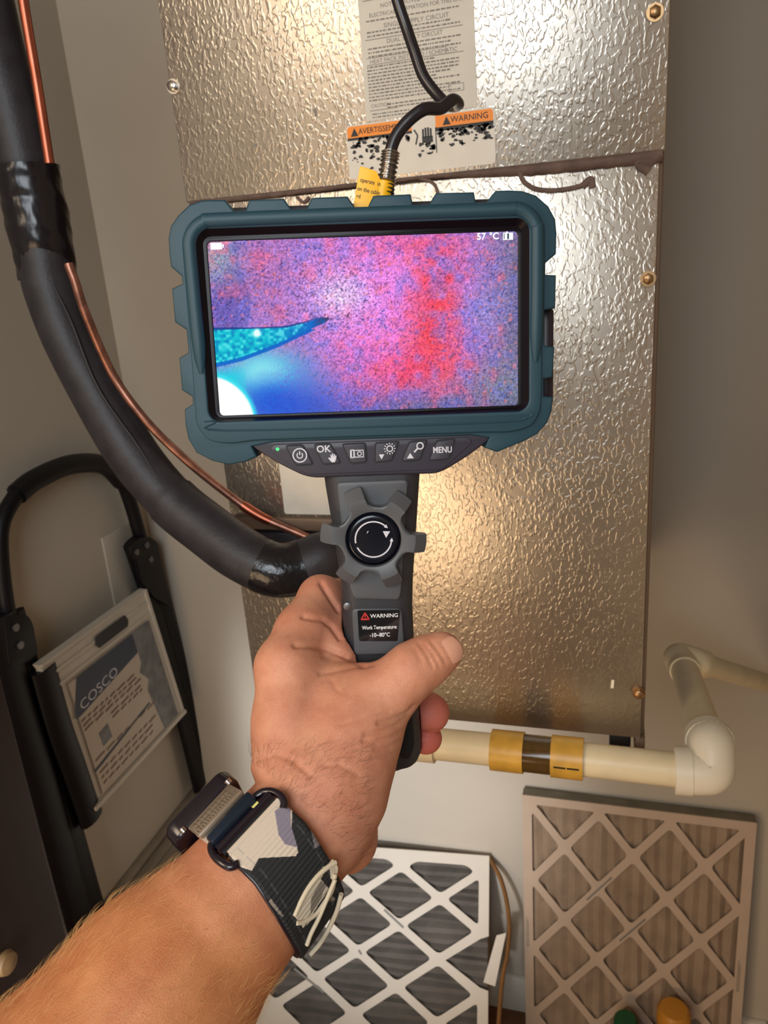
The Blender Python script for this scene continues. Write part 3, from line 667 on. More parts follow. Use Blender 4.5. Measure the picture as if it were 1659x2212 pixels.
# slope of the glossy inner wall
slope = [(rrect(-81.9, 81.9, -45.9, 48.4, 6), .0040), (rrect(-78.6, 78.6, -44.0, 45.0, 4), .0006)]
Vs = [(x * .001, y * .001, z) for ol, z in slope for x, y in ol]; ns = len(slope[0][0])
dpart('bezel_wall', mesh(Vs, [(k, (k + 1) % ns, ns + (k + 1) % ns, ns + k) for k in range(ns)], True), M_GLOSS)
# screen: a lit panel, its picture held in a colour attribute
SX, SY = 384, 216
def vnoise(nx, ny, seed):
    r = np.random.default_rng(seed); g = r.standard_normal((ny + 2, nx + 2))
    yy = np.linspace(0, ny, SY + 1); xx = np.linspace(0, nx, SX + 1)
    y0 = yy.astype(int); x0 = xx.astype(int); fy = (yy - y0)[:, None]; fx = (xx - x0)[None, :]
    fy = fy * fy * (3 - 2 * fy); fx = fx * fx * (3 - 2 * fx)
    return (g[y0][:, x0] * (1 - fy) * (1 - fx) + g[y0 + 1][:, x0] * fy * (1 - fx) + g[y0][:, x0 + 1] * (1 - fy) * fx + g[y0 + 1][:, x0 + 1] * fy * fx)
gx, gy = np.meshgrid(np.linspace(-77, 77, SX + 1), np.linspace(-43, 43, SY + 1))
def gs(cx, cy, sx, sy): return np.exp(-((gx - cx) / sx) ** 2 - ((gy - cy) / sy) ** 2)
img = np.zeros((SY + 1, SX + 1, 3)); img[:] = (166, 122, 204)
def over(w, c):
    global img
    w = np.clip(w, 0, 1)[..., None]; img = img * (1 - w) + np.array(c, float) * w
n1, n2, n3, n4 = vnoise(18, 10, 1), vnoise(36, 20, 2), vnoise(110, 62, 3), vnoise(230, 130, 4); n5 = vnoise(260, 150, 5); n6 = vnoise(9, 5, 6)
over(gs(-58, 30, 26, 24) * .7, (170, 104, 160)); over(gs(12, 12, 32, 46) * .9, (236, 132, 226)); over(gs(10, -18, 30, 14) * .8, (236, 110, 190))
over(gs(36, 12, 13, 30) * (.8 + .3 * n2), (240, 70, 92)); over(gs(26, -24, 26, 11) * (.75 + .3 * n2), (238, 72, 106)); over(gs(32, -8, 10, 16) * .7, (240, 64, 76)); over(gs(20, 38, 30, 6) * .5, (240, 84, 130))
over(np.clip((gx - 52) / 20, 0, 1) * (.75 + .25 * n6), (132, 118, 158)); over(np.clip((gx - 66) / 14, 0, 1) * .8, (98, 100, 122))
over(gs(60, 5, 10, 10) * .8, (150, 136, 206)); over(gs(75, -34, 30, 14) * .9, (120, 126, 150)); over(gs(30, -44, 40, 9) * .85, (98, 96, 128)); over(gs(-20, -42, 36, 9) * .9, (84, 92, 186))
over(gs(-26, -30, 26, 10) * .6, (150, 104, 190))
over((gx < -60 + 2.6 * np.sin(gy * .12)) * (gy > -2) * .62, (98, 88, 172)); over(gs(-74, 36, 11, 14) * 1.1, (150, 158, 182)); over(gs(-70, 10, 8, 14) * .5, (84, 72, 160))
ps = .55 * n2 + .45 * n1
over(np.clip(ps * .5 - .1, 0, .4), (236, 100, 134)); over(np.clip(-ps * .5 - .1, 0, .4), (112, 116, 212)); over(np.clip(n3 * .5 - .4, 0, .45), (252, 120, 120)); over(np.clip(-n3 * .5 - .4, 0, .45), (104, 110, 204))
over(gs(-12, 15, 13, 10) * .55, (236, 226, 250))
lum = 1 + .20 * np.clip(.55 - np.abs(n4), -.35, .55) * (1 + .8 * gs(-12, 15, 22, 18)) + (.06 * n4 + .12 * n5) * (1 + .5 * gs(-12, 15, 22, 18)); img *= lum[..., None]; img += (n4 * 7)[..., None] * np.array([1, .4, -1])
def inpoly(P, soft=0.0):
    P = np.array(P, float); ins = np.zeros(gx.shape, bool); j = len(P) - 1
    for i in range(len(P)):
        c = ((P[i, 1] > gy) != (P[j, 1] > gy)) & (gx < (P[j, 0] - P[i, 0]) * (gy - P[i, 1]) / (P[j, 1] - P[i, 1] + 1e-9) + P[i, 0]); ins ^= c; j = i
    return ins.astype(float)
over(gs(-52, -24, 21, 13) * 1.15, (60, 190, 226)); over(gs(-52, -23, 13, 8.5) * 1.25, (150, 244, 240)); over(gs(-48, -36, 18, 12) * .95, (30, 104, 224)); over(np.clip(gs(-40, -38, 22, 9) * (.75 + .22 * n4 + .25 * n5), 0, .95), (40, 80, 206)); over(np.clip(gs(-34, -26, 13, 13) * (.35 + .3 * n5), 0, .6), (112, 112, 214))
beak = [(-78, .9), (-62, .5), (-50, .1), (-39.7, .6), (-30, 2.4), (-23.2, 4.6), (-18.6, 4.8), (-18.2, 3.4), (-21, 1.8), (-28, -1), (-35.3, -3.9), (-45, -8), (-54.5, -11.7), (-64, -14.6), (-78, -17.4)]
B = inpoly(beak); over(B, (0, 190, 208)); over(B * np.clip((gx + 52) / 26, 0, 1) * .9, (18, 92, 200)); over(B * np.clip((gx + 27) / 6, 0, 1), (70, 62, 110))
over(B * np.clip(n3 * .6, 0, .7) * (gx < -30), (110, 236, 240)); over(B * np.clip(-n3 * .5, 0, .6), (0, 110, 190))
over(inpoly([(-78, 1.5), (-60, 1.1), (-40, 1.2), (-30, 3), (-23, 5.2), (-24, 4.4), (-32, 1.8), (-40, .2), (-60, .1), (-78, .2)]) * .8, (20, 60, 140))
over(inpoly([(-78, -16.2), (-64, -13.6), (-45, -7.4), (-28, -.6), (-26, -1.6), (-45, -9.4), (-64, -15.6), (-78, -18.4)]) * .85, (0, 96, 200))
over(gs(-55, -2, 1.6, 1.6) * 2, (230, 255, 255))
over(np.clip(((-16 - gx) / 62) * 0 + (gx < -62) * np.clip((-17 - gy) / 6, 0, 1) * np.clip((-24 - gy + 16) / 6, 0, 1) * np.clip((-60 - gx) / 8, 0, 1), 0, 1), (40, 205, 226))
dsk = np.hypot((gx + 83), (gy + 46) * 1.0); over(np.clip((26.5 - dsk) / 2.2, 0, 1), (60, 225, 240)); over(np.clip((24.2 - dsk) / 1.0, 0, 1), (255, 255, 255))
img = np.clip(img, 6, 255) / 255.0
linimg = np.where(img <= .04045, img / 12.92, ((img + .055) / 1.055) ** 2.4)
sv = np.stack([gx.ravel() * .001, gy.ravel() * .001, np.zeros(gx.size)], 1)
ii, jj = np.meshgrid(np.arange(SY), np.arange(SX), indexing='ij'); b0 = (ii * (SX + 1) + jj).ravel()
sf = np.stack([b0, b0 + 1, b0 + SX + 2, b0 + SX + 1], 1)
rc = (np.abs(gx.ravel()[sf]).mean(1) > 75.6) & (np.abs(gy.ravel()[sf]).mean(1) > 41.6) & (np.hypot(np.abs(gx.ravel()[sf]).mean(1) - 75.2, np.abs(gy.ravel()[sf]).mean(1) - 41.2) > 2.0)
sf = sf[~rc]
sme = bpy.data.meshes.new('screen'); sme.from_pydata(sv.tolist(), [], sf.tolist())
ca_ = sme.color_attributes.new('picture', 'FLOAT_COLOR', 'POINT')
ca_.data.foreach_set('color', np.concatenate([linimg.reshape(-1, 3), np.ones((gx.size, 1))], 1).ravel().astype(np.float32))
M_SCR = emis('lit_screen', (255, 255, 255), 1.0); nt = M_SCR.node_tree; at_ = nt.nodes.new('ShaderNodeAttribute'); at_.attribute_name = 'picture'
nt.links.new(at_.outputs['Color'], nt.nodes['Principled BSDF'].inputs['Emission Color']); nt.nodes['Principled BSDF'].inputs['Roughness'].default_value = .5; nt.nodes['Principled BSDF'].inputs['Specular IOR Level'].default_value = .05
scr = dpart('screen', sme, M_SCR, label='lit screen with a pink and blue speckled picture')
scr.location = (0, 0, .0001)
M_LIT = emis('screen_white', (250, 252, 255), 1.0); M_LITD = emis('screen_dark', (30, 60, 90), 1.0)
P = [[(-75.0, 38.8), (-69.4, 38.8), (-69.4, 42.0), (-75.0, 42.0)], [(-69.2, 39.6), (-68.5, 39.6), (-68.5, 41.2), (-69.2, 41.2)]]
P = [mm(p) for p in P]
P += [mm(p) for p in ([(69.2, 38.6), (74.2, 38.6), (74.2, 42), (69.2, 42)], [(70.8, 42), (71.6, 42), (71.6, 42.6), (70.8, 42.6)])]
dpart('battery_icon', flat(P[:2], .0004), M_LIT, scr)['kind'] = 'stuff'
dpart('camera_icon', flat(P[2:], .0004), M_LIT, scr)['kind'] = 'stuff'
dpart('temperature_reading', join([text('57', .0044, loc=(.0585, .0405, .0004), bold=.00012), text('\u00b0C', .0044, loc=(.0648, .0405, .0004), bold=.00012)]), M_LIT, scr)
dpart('camera_icon', flat([mm([(71.3, 38.9), (72.2, 38.9), (72.2, 41.6), (71.3, 41.6)]), mm([(69.6, 39), (70, 39), (70, 41.6), (69.6, 41.6)])], .0006), M_LITD, scr)['kind'] = 'stuff'
# chin with its six keys
chin = [(-63, -58), (-48.5, -68), (-41, -72.2), (-35.7, -75), (-30, -76.5), (34, -76.5), (39.6, -74.3), (50, -68.2), (63, -59.2), (58, -54), (-58, -54)]
dpart('control_plate', extr([mm(roundpoly([(-50, -58.2), (50.5, -58.0), (53, -60.6), (40, -72.0), (36, -74.4), (-32, -74.6), (-37, -72.6), (-52, -61)], 1.5))], 0, .0017, .0005, 2), mat('violet_black_plate', (52, 50, 62), .42))
dpart('control_panel', extr([mm(roundpoly(chin, 3))], -.022, .0012, .0014, 3), mat('dark_violet_plastic', (48, 46, 58), .42, bump=.06, bscale=2500, bdist=.0002))
keys = [('power', [(-44.2, -58.7), (-34.6, -58.4), (-29.3, -69.6), (-39.2, -70.0)]), ('ok', [(-29.6, -58.6), (-20.3, -58.3), (-15.0, -69.4), (-25.0, -70.1)]), ('shot', [(-15.0, -58.9), (-2.1, -58.6), (-1.7, -69.6), (-10.7, -70.1)]),
        ('light', [(2.2, -58.8), (15.5, -58.5), (11.2, -69.4), (1.6, -69.8)]), ('zoom', [(20.0, -58.7), (30.0, -58.3), (25.8, -69.4), (15.4, -69.8)]), ('menu', [(34.1, -58.7), (44.4, -58.2), (40.7, -69.6), (29.5, -69.8)])]
KZ = .0026
def inset(P, d):
    c = np.mean(P, 0); return [tuple(c + (np.array(p) - c) * (1 - d / np.linalg.norm(np.array(p) - c))) for p in P]
M_KEY = mat('key_rubber', (50, 49, 60), .5); M_GROOVE = mat('key_groove', (10, 9, 16), .6)
ico = {}
cx, cy = -36.6, -64.2
ico['power'] = flat([mm(p) for p in arc_band(cx, cy, 3.2, 3.8, 0, 360, 32) + arc_band(cx, cy, 1.2, 1.7, 130, 410, 20) + [bar(cx, cy + .2, cx, cy + 2.1, .55)]], KZ)
hx, hy = -19.6, -66.2
hand = [(hx - 2.4, hy - .1), (hx - 1.9, hy + .5), (hx - 1.1, hy - .2), (hx - 1.2, hy + 1.8), (hx - .7, hy + 1.9), (hx - .5, hy + .5), (hx - .3, hy + 2.4), (hx + .2, hy + 2.4), (hx + .3, hy + .5), (hx + .7, hy + 2.1), (hx + 1.2, hy + 2.0), (hx + .9, hy + .4), (hx + 1.5, hy + 1.4), (hx + 1.9, hy + 1.2), (hx + 1.5, hy - .8), (hx + .9, hy - 2.2), (hx - .7, hy - 2.2)]
ico['ok'] = join([text('OK', .0050, loc=(-.0242, -.0615, KZ), bold=.00008), flat([mm(hand)], KZ)])
cx, cy = -7.2, -64.4
ico['shot'] = flat([mm(p) for p in [bar(cx - 1.2, cy + 1.75, cx + 3.5, cy + 1.75, .45), bar(cx - 1.2, cy - 1.75, cx + 3.5, cy - 1.75, .45), bar(cx + 3.4, cy - 1.9, cx + 3.4, cy + 1.9, .45), bar(cx - 3.0, cy - 2, cx - 3.0, cy + 2, .9), bar(cx - 1.4, cy - 1.9, cx - 1.4, cy + 1.9, .7), bar(cx - 3.2, cy + 1.9, cx - 1.2, cy + 1.9, .6), bar(cx - 3.2, cy - 1.9, cx - 1.2, cy - 1.9, .6)] + arc_band(cx + 1.4, cy, .8, 1.25, 0, 360, 20)], KZ)
cx, cy = 9.9, -62.4
ico['light'] = flat([mm(p) for p in arc_band(cx, cy, 1.2, 1.75, 0, 360, 24) + [bar(cx + 2.3 * math.cos(a), cy + 2.3 * math.sin(a), cx + 3.0 * math.cos(a), cy + 3.0 * math.sin(a), .5) for a in np.arange(12) * math.pi / 6] + [[(4.2, -65.2), (7.0, -65.2), (5.5, -67.8)]]], KZ)
cx, cy = 25.6, -61.5
ico['zoom'] = flat([mm(p) for p in arc_band(cx, cy, 1.3, 1.95, 0, 360, 24) + [bar(cx - 1.3, cy - 1.3, cx - 3.2, cy - 3.2, .85), [(18.6, -67.8), (22.2, -67.8), (20.4, -65.0)]]], KZ)
ico['menu'] = text('MENU', .0044, loc=(.0371, -.0641, KZ), sx=.82, bold=.0001)
for nm, poly in keys:
    k = dpart('button', extr([mm(roundpoly(inset(poly, .9), 1.4))], .0008, .0024, .0004, 2), M_KEY)
    dpart('key_groove', extr([mm(roundpoly(poly, 1.8))], .0008, .0019), M_GROOVE, k)
    dpart('print', ico[nm], M_ICON, k)
dpart('status_light', lathe([(.0010, .0008), (.0010, .0016), (.0005, .0021)], 14), emis('green_light', (70, 255, 120), 1.6), label='small lit green lamp').location = (-.0480, -.0607, 0)
dpart('microphone_hole', lathe([(.0006, .0012), (.0006, .0014)], 12), M_RECESS).location = (.0492, -.0585, 0)
dpart('side_cover', box((.0936, -.019, -.013), (.006, .049, .012), .0015), mat('dark_cover', (36, 26, 36), .35), label='dark rubber port cover on the side')
# grip: lofted rounded section
GS = [(-70, -25.8, 26.2, 0), (-80, -25.2, 25.4, 0), (-108, -21.9, 22.9, 0), (-135, -19.3, 20.4, 0), (-150, -19.2, 19.7, 0), (-171, -19.0, 20.0, -.5), (-190, -18.5, 20.8, -1.5), (-208, -17.5, 21.6, -2.5), (-228, -15.5, 22.4, -3.5), (-240, -13, 22.4, -4), (-247, -9, 19.8, -5.5), (-250.5, -2, 12, -9)]
GB = -36.0
def grip_sec(y):
    ys = np.array([g[0] for g in GS])[::-1]
    return [np.interp(y, ys, np.array([g[k] for g in GS])[::-1]) for k in (1, 2, 3)]
V = []; F = []; ng = 0
for y in list(np.arange(-70, -240, -4.0)) + [-240, -243, -245.5, -247.5, -249, -250, -250.5]:
    x0, x1, zf = grip_sec(y); zb = GB + (4 if y < -245 else 0)
    ol = rrect(x0, x1, zb, zf, min(9, (zf - zb) / 2.2, (x1 - x0) / 2.2), 6); ng = len(ol)
    V += [(a * .001, y * .001, b * .001) for a, b in ol]
for i in range(len(V) // ng - 1):
    for k in range(ng): F.append((i * ng + k, i * ng + (k + 1) % ng, (i + 1) * ng + (k + 1) % ng, (i + 1) * ng + k))
F.append(tuple(range(ng))); F.append(tuple(len(V) - ng + k for k in range(ng))[::-1])
dpart('handle', autosmooth(mesh(V, F), 50), M_BLACK)
dpart('handle_panel', extr([mm(roundpoly([(-18.5, -79), (19.2, -79), (17.3, -95), (13.6, -140), (12.4, -144.5), (-11.8, -143), (-13.6, -138), (-17, -101)][::-1], 3))], -.002, .0014, .0012, 3), M_BLACK2)
dpart('handle_panel', extr([mm(roundpoly([(-13.4, -148.2), (13.6, -149.2), (14.6, -175), (-13.2, -175)][::-1], 3))], -.002, .0013, .0011, 3), M_BLACK2)
dpart('grip_pad', extr([mm(roundpoly([(9, -206), (17.5, -206), (18.5, -232), (15, -240), (9, -238)][::-1], 4))], -.006, -.0018, .001, 2), M_RECESS)
# dial
dcx, dcy = -.2, -108.4
def gear_r(a):
    k = ((a - math.radians(-8)) / math.radians(60)) % 1.0; k = min(k, 1 - k)
    # half tooth width ~0.16 of pitch at the tip
    if k < .165: return 27.8
    if k < .235: return 27.8 - (k - .165) / .07 * 8.4
    t = (k - .235) / .265; return 17.0 + 2.2 * (1 - math.sin(t * math.pi / 2)) ** 1.6
NG = 300; V = []; F = []
A_ = [2 * math.pi * k / NG for k in range(NG)]
rings = [(14.2, 8.6, 0), (14.6, 10.6, 0), (15.4, 11.0, 0), (None, 11.0, 21.8), (None, 10.4, 22.6), (None, None, 99), (None, 3.0, 99)]
for q, (r_, z_, lim) in enumerate(rings):
    for a in A_:
        g = gear_r(a); r = r_ if r_ else (min(g - .9, lim) if lim < 50 else g)
        if lim > 50 and z_ is None: z = 10.2 - max(0, (g - 22.6)) * .75
        else: z = z_
        V.append(((dcx + r * math.cos(a)) * .001, (dcy + r * math.sin(a)) * .001, z * .001))
for q in range(len(rings) - 1):
    for k in range(NG): F.append((q * NG + k, q * NG + (k + 1) % NG, (q + 1) * NG + (k + 1) % NG, (q + 1) * NG + k)[::-1])
F.append(tuple((len(rings) - 1) * NG + k for k in range(NG))[::-1])
dial = dpart('dial', autosmooth(mesh(V, F), 28), M_BLACK2, label='six-pointed black thumb wheel')
dpart('dial_hub', xf(lathe([(14.3, 2), (14.3, 8.0), (13.0, 8.8), (12.6, 9.6), (11.9, 9.9), (10.5, 9.7), (.1, 9.6)], 48), Matrix.Translation((dcx * .001, dcy * .001, 0)) @ Matrix.Scale(.001, 4)), mat('blue_black_gloss', (16, 18, 28), .18), dial)
# two arrows
P = arc_band(0, 0, 9.0, 9.75, 48, 190, 40) + arc_band(0, 0, 9.0, 9.75, 205, 352, 40)
def ah_(a, s):
    c, d = math.cos(math.radians(a)), math.sin(math.radians(a)); t = np.array([-d, c]) * s; n = np.array([c, d]); p = n * 9.4
    return [tuple(p + n * 1.0), tuple(p + t * 1.9), tuple(p - n * 1.0)]
P += [ah_(48, -1), ah_(352, 1), [(5.0, 4.2), (8.8, 4.0), (6.6, .6)], bar(-3.2, 3.4, -2.5, 4.6, .35)]
dpart('print', xf(flat([mm(p) for p in P], .00995), Matrix.Translation((dcx * .001, dcy * .001, 0))), M_ICON, dial)
# warning label on the grip
wl = dpart('warning_label', extr([mm(roundpoly([(-10.4, -149.2), (12.6, -149.8), (10.6, -167.4), (-10.2, -166.6)][::-1], 1))], .0012, .0016), mat('gloss_black_label', (26, 26, 28), .12, spec=.7), label='small glossy black warning label')
ws_ = [text('WARNING', .0031, 'LEFT', (-.0036, -.1527, .0018), bold=.00003), text('Work Temperature:', .0030, loc=(.0012, -.1592, .0018), sx=.76, bold=.00005), text('-10~80\u00b0C', .0032, loc=(.0012, -.1635, .0018), sx=.86, bold=.00006)]
dpart('print', join(ws_), mat('white_print', (235, 235, 235), .5), wl)
tri = [(-8.6, -154.4), (-4.2, -154.4), (-6.4, -150.6)]
dpart('print', flat([mm(bar(*tri[a], *tri[b], .6)) for a, b in ((0, 1), (1, 2), (2, 0))] + [mm(bar(-6.4, -151.7, -6.4, -153.2, .5)), mm(bar(-6.4, -153.6, -6.4, -154.0, .5)), mm(bar(-7.6, -154.0, -5.2, -154.0, .5))], .0018), M_RED, wl)
dpart('screw_recess', lathe([(.0021, 0), (.0021, .0006), (.0012, .0009)], 16), M_RIVET).location = (-.0158, -.1475, -.0012)
# cable, spring sleeve and the yellow flag tag
def dloc(px, py, z):
    c = DR.T @ (CAM - DT); v = DR.T @ ray(px, py); s = (z - c[2]) / v[2]; return c + v * s
cz = -.012
RC_ = 0
cab = [(13.2, 62, cz), (14.6, 78, cz), (15.3, 83.7, cz), (17.8, 90.2, cz), (21.8, 95.4, cz), (27.3, 100.2, cz), (33.5, 103.6, cz - .001), (41.5, 105.2, cz - .006)]
cab = [np.array((a * .001, b * .001, z)) for a, b, z in cab] + [dloc(978, 216, -.024), dloc(990, 226, -.036), dloc(972, 228, -.046), dloc(948, 209, -.052), dloc(915, 165, -.056), dloc(895, 110, -.058), dloc(878, 60, -.06), dloc(858, 0, -.06), dloc(840, -80, -.06), dloc(822, -200, -.055), dloc(800, -420, -.05), dloc(790, -640, -.04)]
dpart('probe_cable', tube(cr(cab, 10), .0031, 18), M_CABLE)
sp = cr([np.array(p) for p in ((.0121, .0645, cz), (.0131, .0715, cz), (.0147, .0795, cz), (.0156, .0846, cz))], 26)
V = sp; rr = [.0042 + .0006 * math.sin(i / len(sp) * 2 * math.pi * 11) for i in range(len(sp))]
dpart('cable_spring', tube(sp, rr, 22), M_STEEL, label='ribbed metal strain relief')
tagp = dpart('caution_tag', join([tube([(.0094, .0560, cz), (.0106, .0635, cz), (.0119, .0700, cz)], .0050, 20),
            xf(extr([mm(roundpoly([(-4.6, 56), (6.2, 56), (10, 70), (8, 74.4), (0, 77.0)], .8))], -.0004, .0004, .0002), Matrix.Translation((0, 0, cz + .0042)))]), M_YEL, label='yellow caution flag wrapped round the cable')
tx = [text('operate  in', .0030, 'LEFT', (0, .0042, 0)), text('on the cable', .0030, 'LEFT', (-.0008, .0000, 0)), text('rd', .0030, 'LEFT', (-.0004, -.0036, 0))]
dpart('print', xf(join(tx), Matrix.Translation((-.0012, .0665, cz + .0049)) @ Matrix.Rotation(math.radians(-14), 4, 'Z') @ Matrix.Diagonal((.78, 1, 1, 1))), M_INK, tagp)

# ------------------------------------------------------------------ the person's arm and hand: one skinned surface from a distance field
def cam3(px, py, d): return np.array([(px - W_PX / 2) / F_PX * d, (py - H_PX / 2) / F_PX * d, d])
HG = .0011
lo = np.array([-.206, .012, .205]); hi = np.array([.062, .318, .530])
N3 = ((hi - lo) / HG).astype(int) + 1
D = np.full(N3, .02, np.float32)
AXg = [lo[i] + HG * np.arange(N3[i]) for i in range(3)]
def smin_in(a, b, ra, rb, k, sx=None):
    global D
    ra *= .001; rb *= .001; k *= .001
    mg = max(ra, rb) + k + .012
    i0 = np.maximum(((np.minimum(a, b) - mg - lo) / HG).astype(int), 0); i1 = np.minimum(((np.maximum(a, b) + mg - lo) / HG).astype(int) + 1, N3)
    if (i1 <= i0).any(): return
    sl_ = tuple(slice(i0[q], i1[q]) for q in range(3))
    X, Y, Z = (AXg[q][sl_[q]].astype(np.float32) for q in range(3))
    X = X[:, None, None] - np.float32(a[0]); Y = Y[None, :, None] - np.float32(a[1]); Z = Z[None, None, :] - np.float32(a[2])
    ab = (b - a).astype(np.float32); L2 = float(ab @ ab) + 1e-12
    t = np.clip((X * ab[0] + Y * ab[1] + Z * ab[2]) / L2, 0, 1)
    d = np.sqrt((X - t * ab[0]) ** 2 + (Y - t * ab[1]) ** 2 + (Z - t * ab[2]) ** 2) - (ra + (rb - ra) * t)
    o = D[sl_]
    h = np.maximum(k - np.abs(o - d), 0) / k
    D[sl_] = np.minimum(o, d) - h * h * k * .25
J = cam3
def chain(pts, k):
    for p, q in zip(pts[:-1], pts[1:]): smin_in(J(*p[:3]), J(*q[:3]), p[3], q[3], k)
# forearm and wrist
chain([(-120, 2720, .272, 50), (60, 2490, .300, 50), (345, 2140, .335, 42), (500, 1965, .353, 33.5), (575, 1880, .3635, 30), (668, 1782, .378, 27)], 8)
# dorsum, metacarpals
chain([(668, 1770, .380, 25), (640, 1690, .388, 20.5), (628, 1560, .398, 17.5), (618, 1440, .407, 15)], 12)
chain([(672, 1760, .392, 22), (650, 1600, .418, 16), (638, 1465, .435, 14)], 10)
chain([(690, 1775, .405, 20), (668, 1620, .436, 15), (660, 1505, .456, 13)], 10)
chain([(705, 1790, .418, 17), (690, 1660, .450, 14), (688, 1570, .472, 12)], 10)
# thenar and thumb base
chain([(668, 1770, .380, 24), (716, 1690, .388, 27), (762, 1592, .396, 22.5), (822, 1512, .401, 16.5)], 12)
chain([(640, 1600, .402, 16), (720, 1580, .404, 17)], 12)
chain([(690, 1760, .388, 22), (748, 1815, .396, 16)], 10)
chain([(640, 1500, .408, 12.5), (720, 1520, .406, 13.5), (790, 1500, .403, 13)], 12)
chain([(628, 1450, .410, 11), (700, 1475, .414, 10), (770, 1490, .409, 11)], 10)
# thumb
chain([(822, 1512, .401, 16), (858, 1478, .4005, 14.2), (892, 1446, .4015, 13.6), (925, 1426, .4035, 12.2), (955, 1408, .405, 10.6)], 5)
# index finger
chain([(618, 1440, .407, 15), (652, 1365, .424, 13.6), (692, 1290, .444, 12.2)], 8)
chain([(692, 1290, .444, 12.2), (745, 1292, .463, 11), (800, 1302, .4755, 10.2), (840, 1335, .474, 9)], 4)
# folded web skin between index finger and palm
chain([(676, 1360, .432, 13), (706, 1345, .440, 12.5), (722, 1372, .438, 13), (708, 1405, .428, 13), (730, 1420, .424, 11)], 6)
# the other fingers round the back of the grip
chain([(638, 1465, .435, 14), (700, 1400, .472, 12)], 6); chain([(700, 1400, .472, 12), (800, 1400, .4885, 10.4), (866, 1440, .484, 9.4)], 3)
chain([(660, 1505, .456, 13), (720, 1488, .487, 11.5)], 6); chain([(720, 1488, .487, 11.5), (820, 1500, .497, 10.6), (905, 1520, .476, 10.8), (928, 1540, .452, 11.6)], 2.5)
chain([(688, 1570, .472, 12), (745, 1570, .494, 10.5)], 6); chain([(745, 1570, .494, 10.5), (840, 1585, .500, 9.2), (905, 1592, .478, 9.2), (920, 1594, .458, 9.6)], 2)
# press the hand against the grip
c2w = np.stack([RIGHT, DOWN, FWD], 1); c2d = DR.T @ c2w; off = DR.T @ (CAM - DT)
i0 = ((np.array([-.06, .02, .39]) - lo) / HG).astype(int); i1 = ((np.array([.060, .17, .50]) - lo) / HG).astype(int)
sl_ = tuple(slice(i0[q], i1[q]) for q in range(3))
X, Y, Z = np.meshgrid(*(AXg[q][sl_[q]].astype(np.float32) for q in range(3)), indexing='ij')
ux = c2d[0, 0] * X + c2d[0, 1] * Y + c2d[0, 2] * Z + off[0]; uy = c2d[1, 0] * X + c2d[1, 1] * Y + c2d[1, 2] * Z + off[1]; uz = c2d[2, 0] * X + c2d[2, 1] * Y + c2d[2, 2] * Z + off[2]
ys = np.array([g[0] for g in GS])[::-1] * .001
x0g, x1g, zfg = (np.interp(uy, ys, np.array([g[k] for g in GS])[::-1] * .001) for k in (1, 2, 3)); zbg = GB * .001; zfg = zfg + .0016
rc_ = .009
qx = np.abs(ux - (x0g + x1g) / 2) - (x1g - x0g) / 2 + rc_; qz = np.abs(uz - (zfg + zbg) / 2) - (zfg - zbg) / 2 + rc_
dg_ = np.hypot(np.maximum(qx, 0), np.maximum(qz, 0)) + np.minimum(np.maximum(qx, qz), 0) - rc_
dg_ = np.maximum(dg_, -.2505 - uy)
D[sl_] = np.maximum(D[sl_], .0004 - dg_)
# surface nets
S = D < 0
cnt = np.zeros(N3 - 1, np.uint8)
offs = [(a, b, c) for a in (0, 1) for b in (0, 1) for c in (0, 1)]
for a, b, c in offs: cnt += S[a:N3[0] - 1 + a, b:N3[1] - 1 + b, c:N3[2] - 1 + c]
ci = np.argwhere((cnt > 0) & (cnt < 8))
vid = np.full(N3 - 1, -1, np.int32); vid[tuple(ci.T)] = np.arange(len(ci))
cv = np.stack([D[ci[:, 0] + a, ci[:, 1] + b, ci[:, 2] + c] for a, b, c in offs], 1)
acc = np.zeros((len(ci), 3)); wgt = np.zeros(len(ci))
for p in range(8):
    for q in range(p + 1, 8):
        df = np.array(offs[q]) - np.array(offs[p])
        if np.abs(df).sum() != 1: continue
        m_ = (cv[:, p] < 0) != (cv[:, q] < 0); t = np.where(m_, cv[:, p] / (cv[:, p] - cv[:, q] + 1e-12), 0)
        acc += m_[:, None] * (np.array(offs[p]) + t[:, None] * df); wgt += m_
hv = lo + HG * (ci + acc / wgt[:, None])
quads = []
for ax in range(3):
    s0 = [slice(None)] * 3; s1 = [slice(None)] * 3; s0[ax] = slice(0, -1); s1[ax] = slice(1, None)
    e = S[tuple(s0)] != S[tuple(s1)]; ei = np.argwhere(e); b1, b2 = (ax + 1) % 3, (ax + 2) % 3
    ok = (ei[:, b1] > 0) & (ei[:, b2] > 0) & (ei[:, b1] < N3[b1] - 1) & (ei[:, b2] < N3[b2] - 1); ei = ei[ok]
    def g(d1, d2):
        k = ei.copy(); k[:, b1] -= d1; k[:, b2] -= d2; return vid[tuple(k.T)]
    Q = np.stack([g(0, 0), g(1, 0), g(1, 1), g(0, 1)], 1); ins = S[tuple(ei.T)]
    Q[~ins] = Q[~ins][:, ::-1]; quads.append(Q)
hq = np.concatenate(quads); hq = hq[(hq >= 0).all(1)]
del D, S, cnt, vid
E_ = np.concatenate([hq[:, [0, 1]], hq[:, [1, 2]], hq[:, [2, 3]], hq[:, [3, 0]]]); nV = len(hv)
deg = np.bincount(E_.ravel(), minlength=nV).astype(float)
def lap(x):
    o = np.zeros_like(x)
    for c in range(x.shape[1]): o[:, c] = np.bincount(E_[:, 0], x[E_[:, 1], c], nV) + np.bincount(E_[:, 1], x[E_[:, 0], c], nV)
    return o / deg[:, None] - x
for it in range(6): hv = hv + .5 * lap(hv); hv = hv - .52 * lap(hv)
